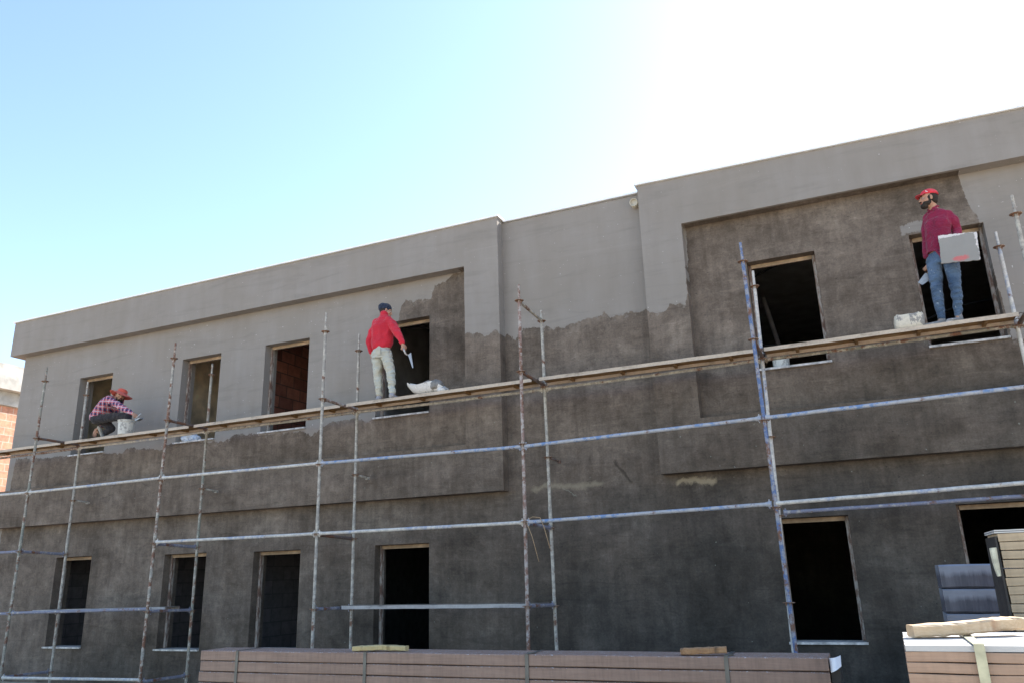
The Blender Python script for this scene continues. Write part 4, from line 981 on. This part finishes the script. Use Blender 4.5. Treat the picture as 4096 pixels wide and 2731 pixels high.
def stack(name, label, x0, x1, y0, y1, ztop, th, n, mat, gap=.006, core=True, jit=.004, tilt=0, cat='board stack', lip=.012, bev=.006, seed=1, rotz=0, profile=None):
    e = empty(name, ((x0+x1)/2, (y0+y1)/2, max(0.02, ztop-th*n)), label, cat)
    rnd = random.Random(seed); M = Matrix.Translation(((x0+x1)/2, y0, 0))@Matrix.Rotation(rotz, 4, 'Z')@Matrix.Translation((-(x0+x1)/2, -y0, 0))
    for i in range(n):
        zb = ztop-th*(i+1)+gap; zt = ztop-th*i
        if zt < .03: break
        zb = max(zb, .012)
        a = x0+rnd.uniform(-jit, jit); b = x1+rnd.uniform(-jit, jit); ya = y0+rnd.uniform(-jit, jit)*.6
        m_ = MB()
        # board with softened long edges
        pr_ = [(ya+bev, zb), (y1-bev, zb), (y1, zb+bev), (y1, zt-bev), (y1-bev, zt), (ya+bev, zt), (ya, zt-bev), (ya, zb+bev)]
        S_ = 16
        m_.rings([[M@Vector((a+(b-a)*t/S_, p[0], p[1]+.0015*sin(t*1.3+i))) for p in pr_] for t in range(S_+1)], smooth=False)
        m_.obj('board', mat, e)
    return e, M
def strap(e, x, y0, y1, z0, z1, mat, wd=.032, M=None, buckle=False, lean=0):
    s = MB(); t_ = .0025
    M = M or Matrix.Identity(4)
    s.hexa([M@Vector(v) for v in ((x-wd/2+lean, y0-t_*2.5, z0), (x+wd/2+lean, y0-t_*2.5, z0), (x+wd/2+lean, y0-t_, z0), (x-wd/2+lean, y0-t_, z0), (x-wd/2, y0-t_*2.5, z1+t_), (x+wd/2, y0-t_*2.5, z1+t_), (x+wd/2, y0-t_, z1+t_), (x-wd/2, y0-t_, z1+t_))])
    s.box((x-wd/2, y0-t_*2.5, z1+t_*1.2), (x+wd/2, y1, z1+t_*2.2), M)
    if buckle: s.box((x-wd*.8, y0+.06, z1+t_*2.3), (x+wd*1.4, y0+.12, z1+.010), M@Matrix.Translation((0, 0, 0)))
    s.obj('strap', mat, e)
SY = 6.5
pL = at(804, 2599, SY); pR = at(3307, 2618, SY); zt = 1.062
E1, M1 = stack('board_stack', 'long stack of brown boards tied with grey straps below the middle of the facade', pL.x, pR.x, SY, SY+.36, zt, .099, 11, BROWN, .007, jit=.006, seed=5)
for px in (948, 1460, 2108, 2905):
    strap(E1, at(px, 2640, SY).x, SY, SY+.36, .02, zt, STRAP, buckle=px > 2000, lean=-.012)
pp = MB(); a = at(3315, 2628, SY+.05); 
for i in range(6):
    pass
gr = []
for i in range(7):
    u_ = i/6; gr.append([at(3316+46*u_, 2630-12*u_+4*sin(u_*3), SY+.03-.03*sin(u_*3)), at(3324+42*u_, 2688-22*u_+3*sin(u_*4), SY+.03-.05*sin(u_*3))])
for i in range(6):
    for dz in (0, .0015): pp.add([gr[i][0]+Vector((0, dz, 0)), gr[i+1][0]+Vector((0, dz, 0)), gr[i+1][1]+Vector((0, dz, 0)), gr[i][1]+Vector((0, dz, 0))], [(0, 1, 2, 3)], True)
pp.obj('paper_tag', WHITE, E1)
em = MB(); em.box((pR.x+.010, SY+.04, .1), (pR.x+.075, SY+.34, zt-.02)); em.obj('end_wrap', simple('black_wrap', (.02, .02, .022), .4, .3), E1)
# timber blocks on it
def timber(pts, w_, h_, mat, label, name='timber_block', seed=0):
    """pts = centre line of the underside"""
    m_ = MB(); rr = []; rnd = random.Random(seed); pts = [Vector(p) for p in pts]; pts = smooth_pts([pts[int(q)].lerp(pts[min(int(q)+1, len(pts)-1)], q-int(q)) for q in [i/20*(len(pts)-1) for i in range(21)]]) if len(pts) > 2 else pts; N_ = 18
    for i in range(N_+1):
        t = i/N_*(len(pts)-1); j = min(int(t), len(pts)-2); c_ = pts[j].lerp(pts[j+1], t-j); d = (pts[j+1]-pts[j]).normalized(); s = Vector((-d.y, d.x, 0)).normalized(); u = s.cross(d)*-1; u = u if u.z > 0 else -u
        e = .0035; J = lambda: rnd.uniform(-e, e); b_ = .15*h_
        pr_ = [(-w_/2+b_, 0), (w_/2-b_, 0), (w_/2, b_), (w_/2, h_-b_), (w_/2-b_, h_), (-w_/2+b_, h_), (-w_/2, h_-b_), (-w_/2, b_)]
        rr.append([c_+s*(a+J())+u*(b+J()*.6) for a, b in pr_])
    m_.rings(rr, smooth=False); o = m_.obj(name, mat); tag(o, label, 'timber'); return o
def wood(name, c1, c2, c3):
    k = NT(name); p = k.coord(); a = k.noise(k.scale(p, (1.2, 6, 6)), 9, 6, .6, dist=1.5); b = k.noise(k.scale(p, (2.5, .3, .3)), 6, 3)
    c = k.mix(k.ramp(a, [(.3, 0), (.65, 1)]), c1, c2); c = k.mix(k.ramp(b, [(.55, 0), (.66, .6)]), c, c3); k.bump(a, .4, .004); return k.done(c, .75)
WD1 = wood('fresh_pine', (.42, .33, .15), (.52, .42, .22), (.16, .11, .05)); WD2 = wood('dark_stained_pine', (.30, .16, .08), (.40, .24, .12), (.06, .04, .025)); WD3 = wood('pale_spruce', (.50, .34, .20), (.60, .44, .28), (.34, .18, .10))
a = atz(1344, 2614, zt+.004); b = atz(1600, 2606, zt+.004)
timber([(a.x, SY+.09, zt+.005), ((a.x+b.x)/2, SY+.11, zt+.016), (b.x, SY+.16, zt+.004)], .09, .042, WD1, 'pale yellow timber batten on the long brown stack, below the fourth lower window', seed=1)
a = at(2725, 2618, SY+.08); b = at(2908, 2610, SY+.12)
timber([(a.x, SY+.08, zt+.005), (b.x, SY+.12, zt+.018)], .08, .046, WD2, 'short dark stained timber block on the right half of the long brown stack', seed=2)
# low stack, right foreground
LY = 3.4; lt = 1.414; pA = at(3618, 2578, LY)
THL = .0378
E2, M2 = stack('board_stack', 'low stack of tan edged boards in the right foreground with a sunlit top', pA.x, pA.x+1.6, LY, LY+.68, lt-.024, THL*1.0, 34, TAN, .0035, jit=.002, bev=.0015, seed=7, rotz=-.02)
TOPW = simple('pale_steel_sheet', (.50, .49, .47), .4, .12, 6)
for i in range(5):                  # lapped top sheets, each a small step
    ts = MB(); yy = LY+.012+i*.135; ts.box((pA.x+.002+.003*i, yy, lt-.022), (pA.x+1.6, yy+.112, lt-.002)); ts.obj('top_sheet', TOPW, E2)
xs_ = at(3915, 2580, LY).x
strap(E2, xs_, LY, LY+.5, .05, lt, STRAPG, .034, lean=.0)
# tall stack behind it
TY = 4.5; t1 = at(3989, 2133, TY)
E3, M3 = stack('board_stack', 'tall stack of buff edged boards cut by the right edge of the picture', t1.x, t1.x+1.5, TY, TY+.36, t1.z, .0405, 46, TAN2, .0035, jit=.003, bev=.0015, seed=9)
sw = MB(); sw.box((t1.x-.014, TY+.004, .2), (t1.x-.005, TY+.35, t1.z-.012)); sw.obj('dark_side_sheet', simple('near_black_sheet', (.03, .028, .026), .5, .5, 12, .5), E3)  # near-black sheet added to make the left side of the stack dark
for i in range(2):
    ts = MB(); ts.box((t1.x-.012, TY-.004, t1.z+.003+.009*i), (t1.x+1.5, TY+.36, t1.z+.009+.009*i)); ts.obj('top_sheet', TOPW, E3)
wr = MB(); c0 = (3956, 2190); pts = [(3957, 2190), (3972, 2188), (3984, 2182), (4004, 2300), (3989, 2304), (3972, 2262)]
G_ = []
for i in range(9):
    v_ = i/8; y = 2190+114*v_; xl = 3957+ (18*v_+ 14*v_*v_) ; xr = 3986+20*v_; 
    G_.append([at(xl+(xr-xl)*u_/4, y-3*u_/4, TY-.02-.03*sin(pi*u_/4)) for u_ in range(5)])
for i in range(8):
    for j in range(4):
        for dy in (0, .002): wr.add([p+Vector((0, dy, 0)) for p in (G_[i][j], G_[i][j+1], G_[i+1][j+1], G_[i+1][j])], [(0, 1, 2, 3)], True)
wr.obj('plastic_tag', simple('yellowed_plastic', (.55, .54, .42), .4, .3, 20, .4), E3)
# slate boards behind
BY = 5.5; b1 = at(3753, 2258, BY); b2 = at(4200, 2238, BY)
E4, M4 = stack('board_stack', 'stack of slate blue panels behind the right foreground stacks', b1.x, b1.x+1.4, BY, BY+.3, b1.z, .139, 12, SLATE, .006, jit=.003, bev=.008, seed=11)
zL = lt+.002
a = at(3645, 2545, 3.62); b = at(4060, 2505, 3.72)
timber([(at(3645, 2545, 3.74).x, 3.74, zL), (at(3750, 2530, 3.77).x, 3.77, zL+.002), (at(3860, 2530, 3.80).x, 3.80, zL+.008), (at(3960, 2510, 3.84).x, 3.84, zL+.016), (at(4030, 2510, 3.88).x, 3.88, zL+.020), (at(4080, 2510, 3.9).x, 3.90, zL+.018)], .085, .047, WD3, 'thick pale timber lying on top of the low right stack', name='timber_beam', seed=3)
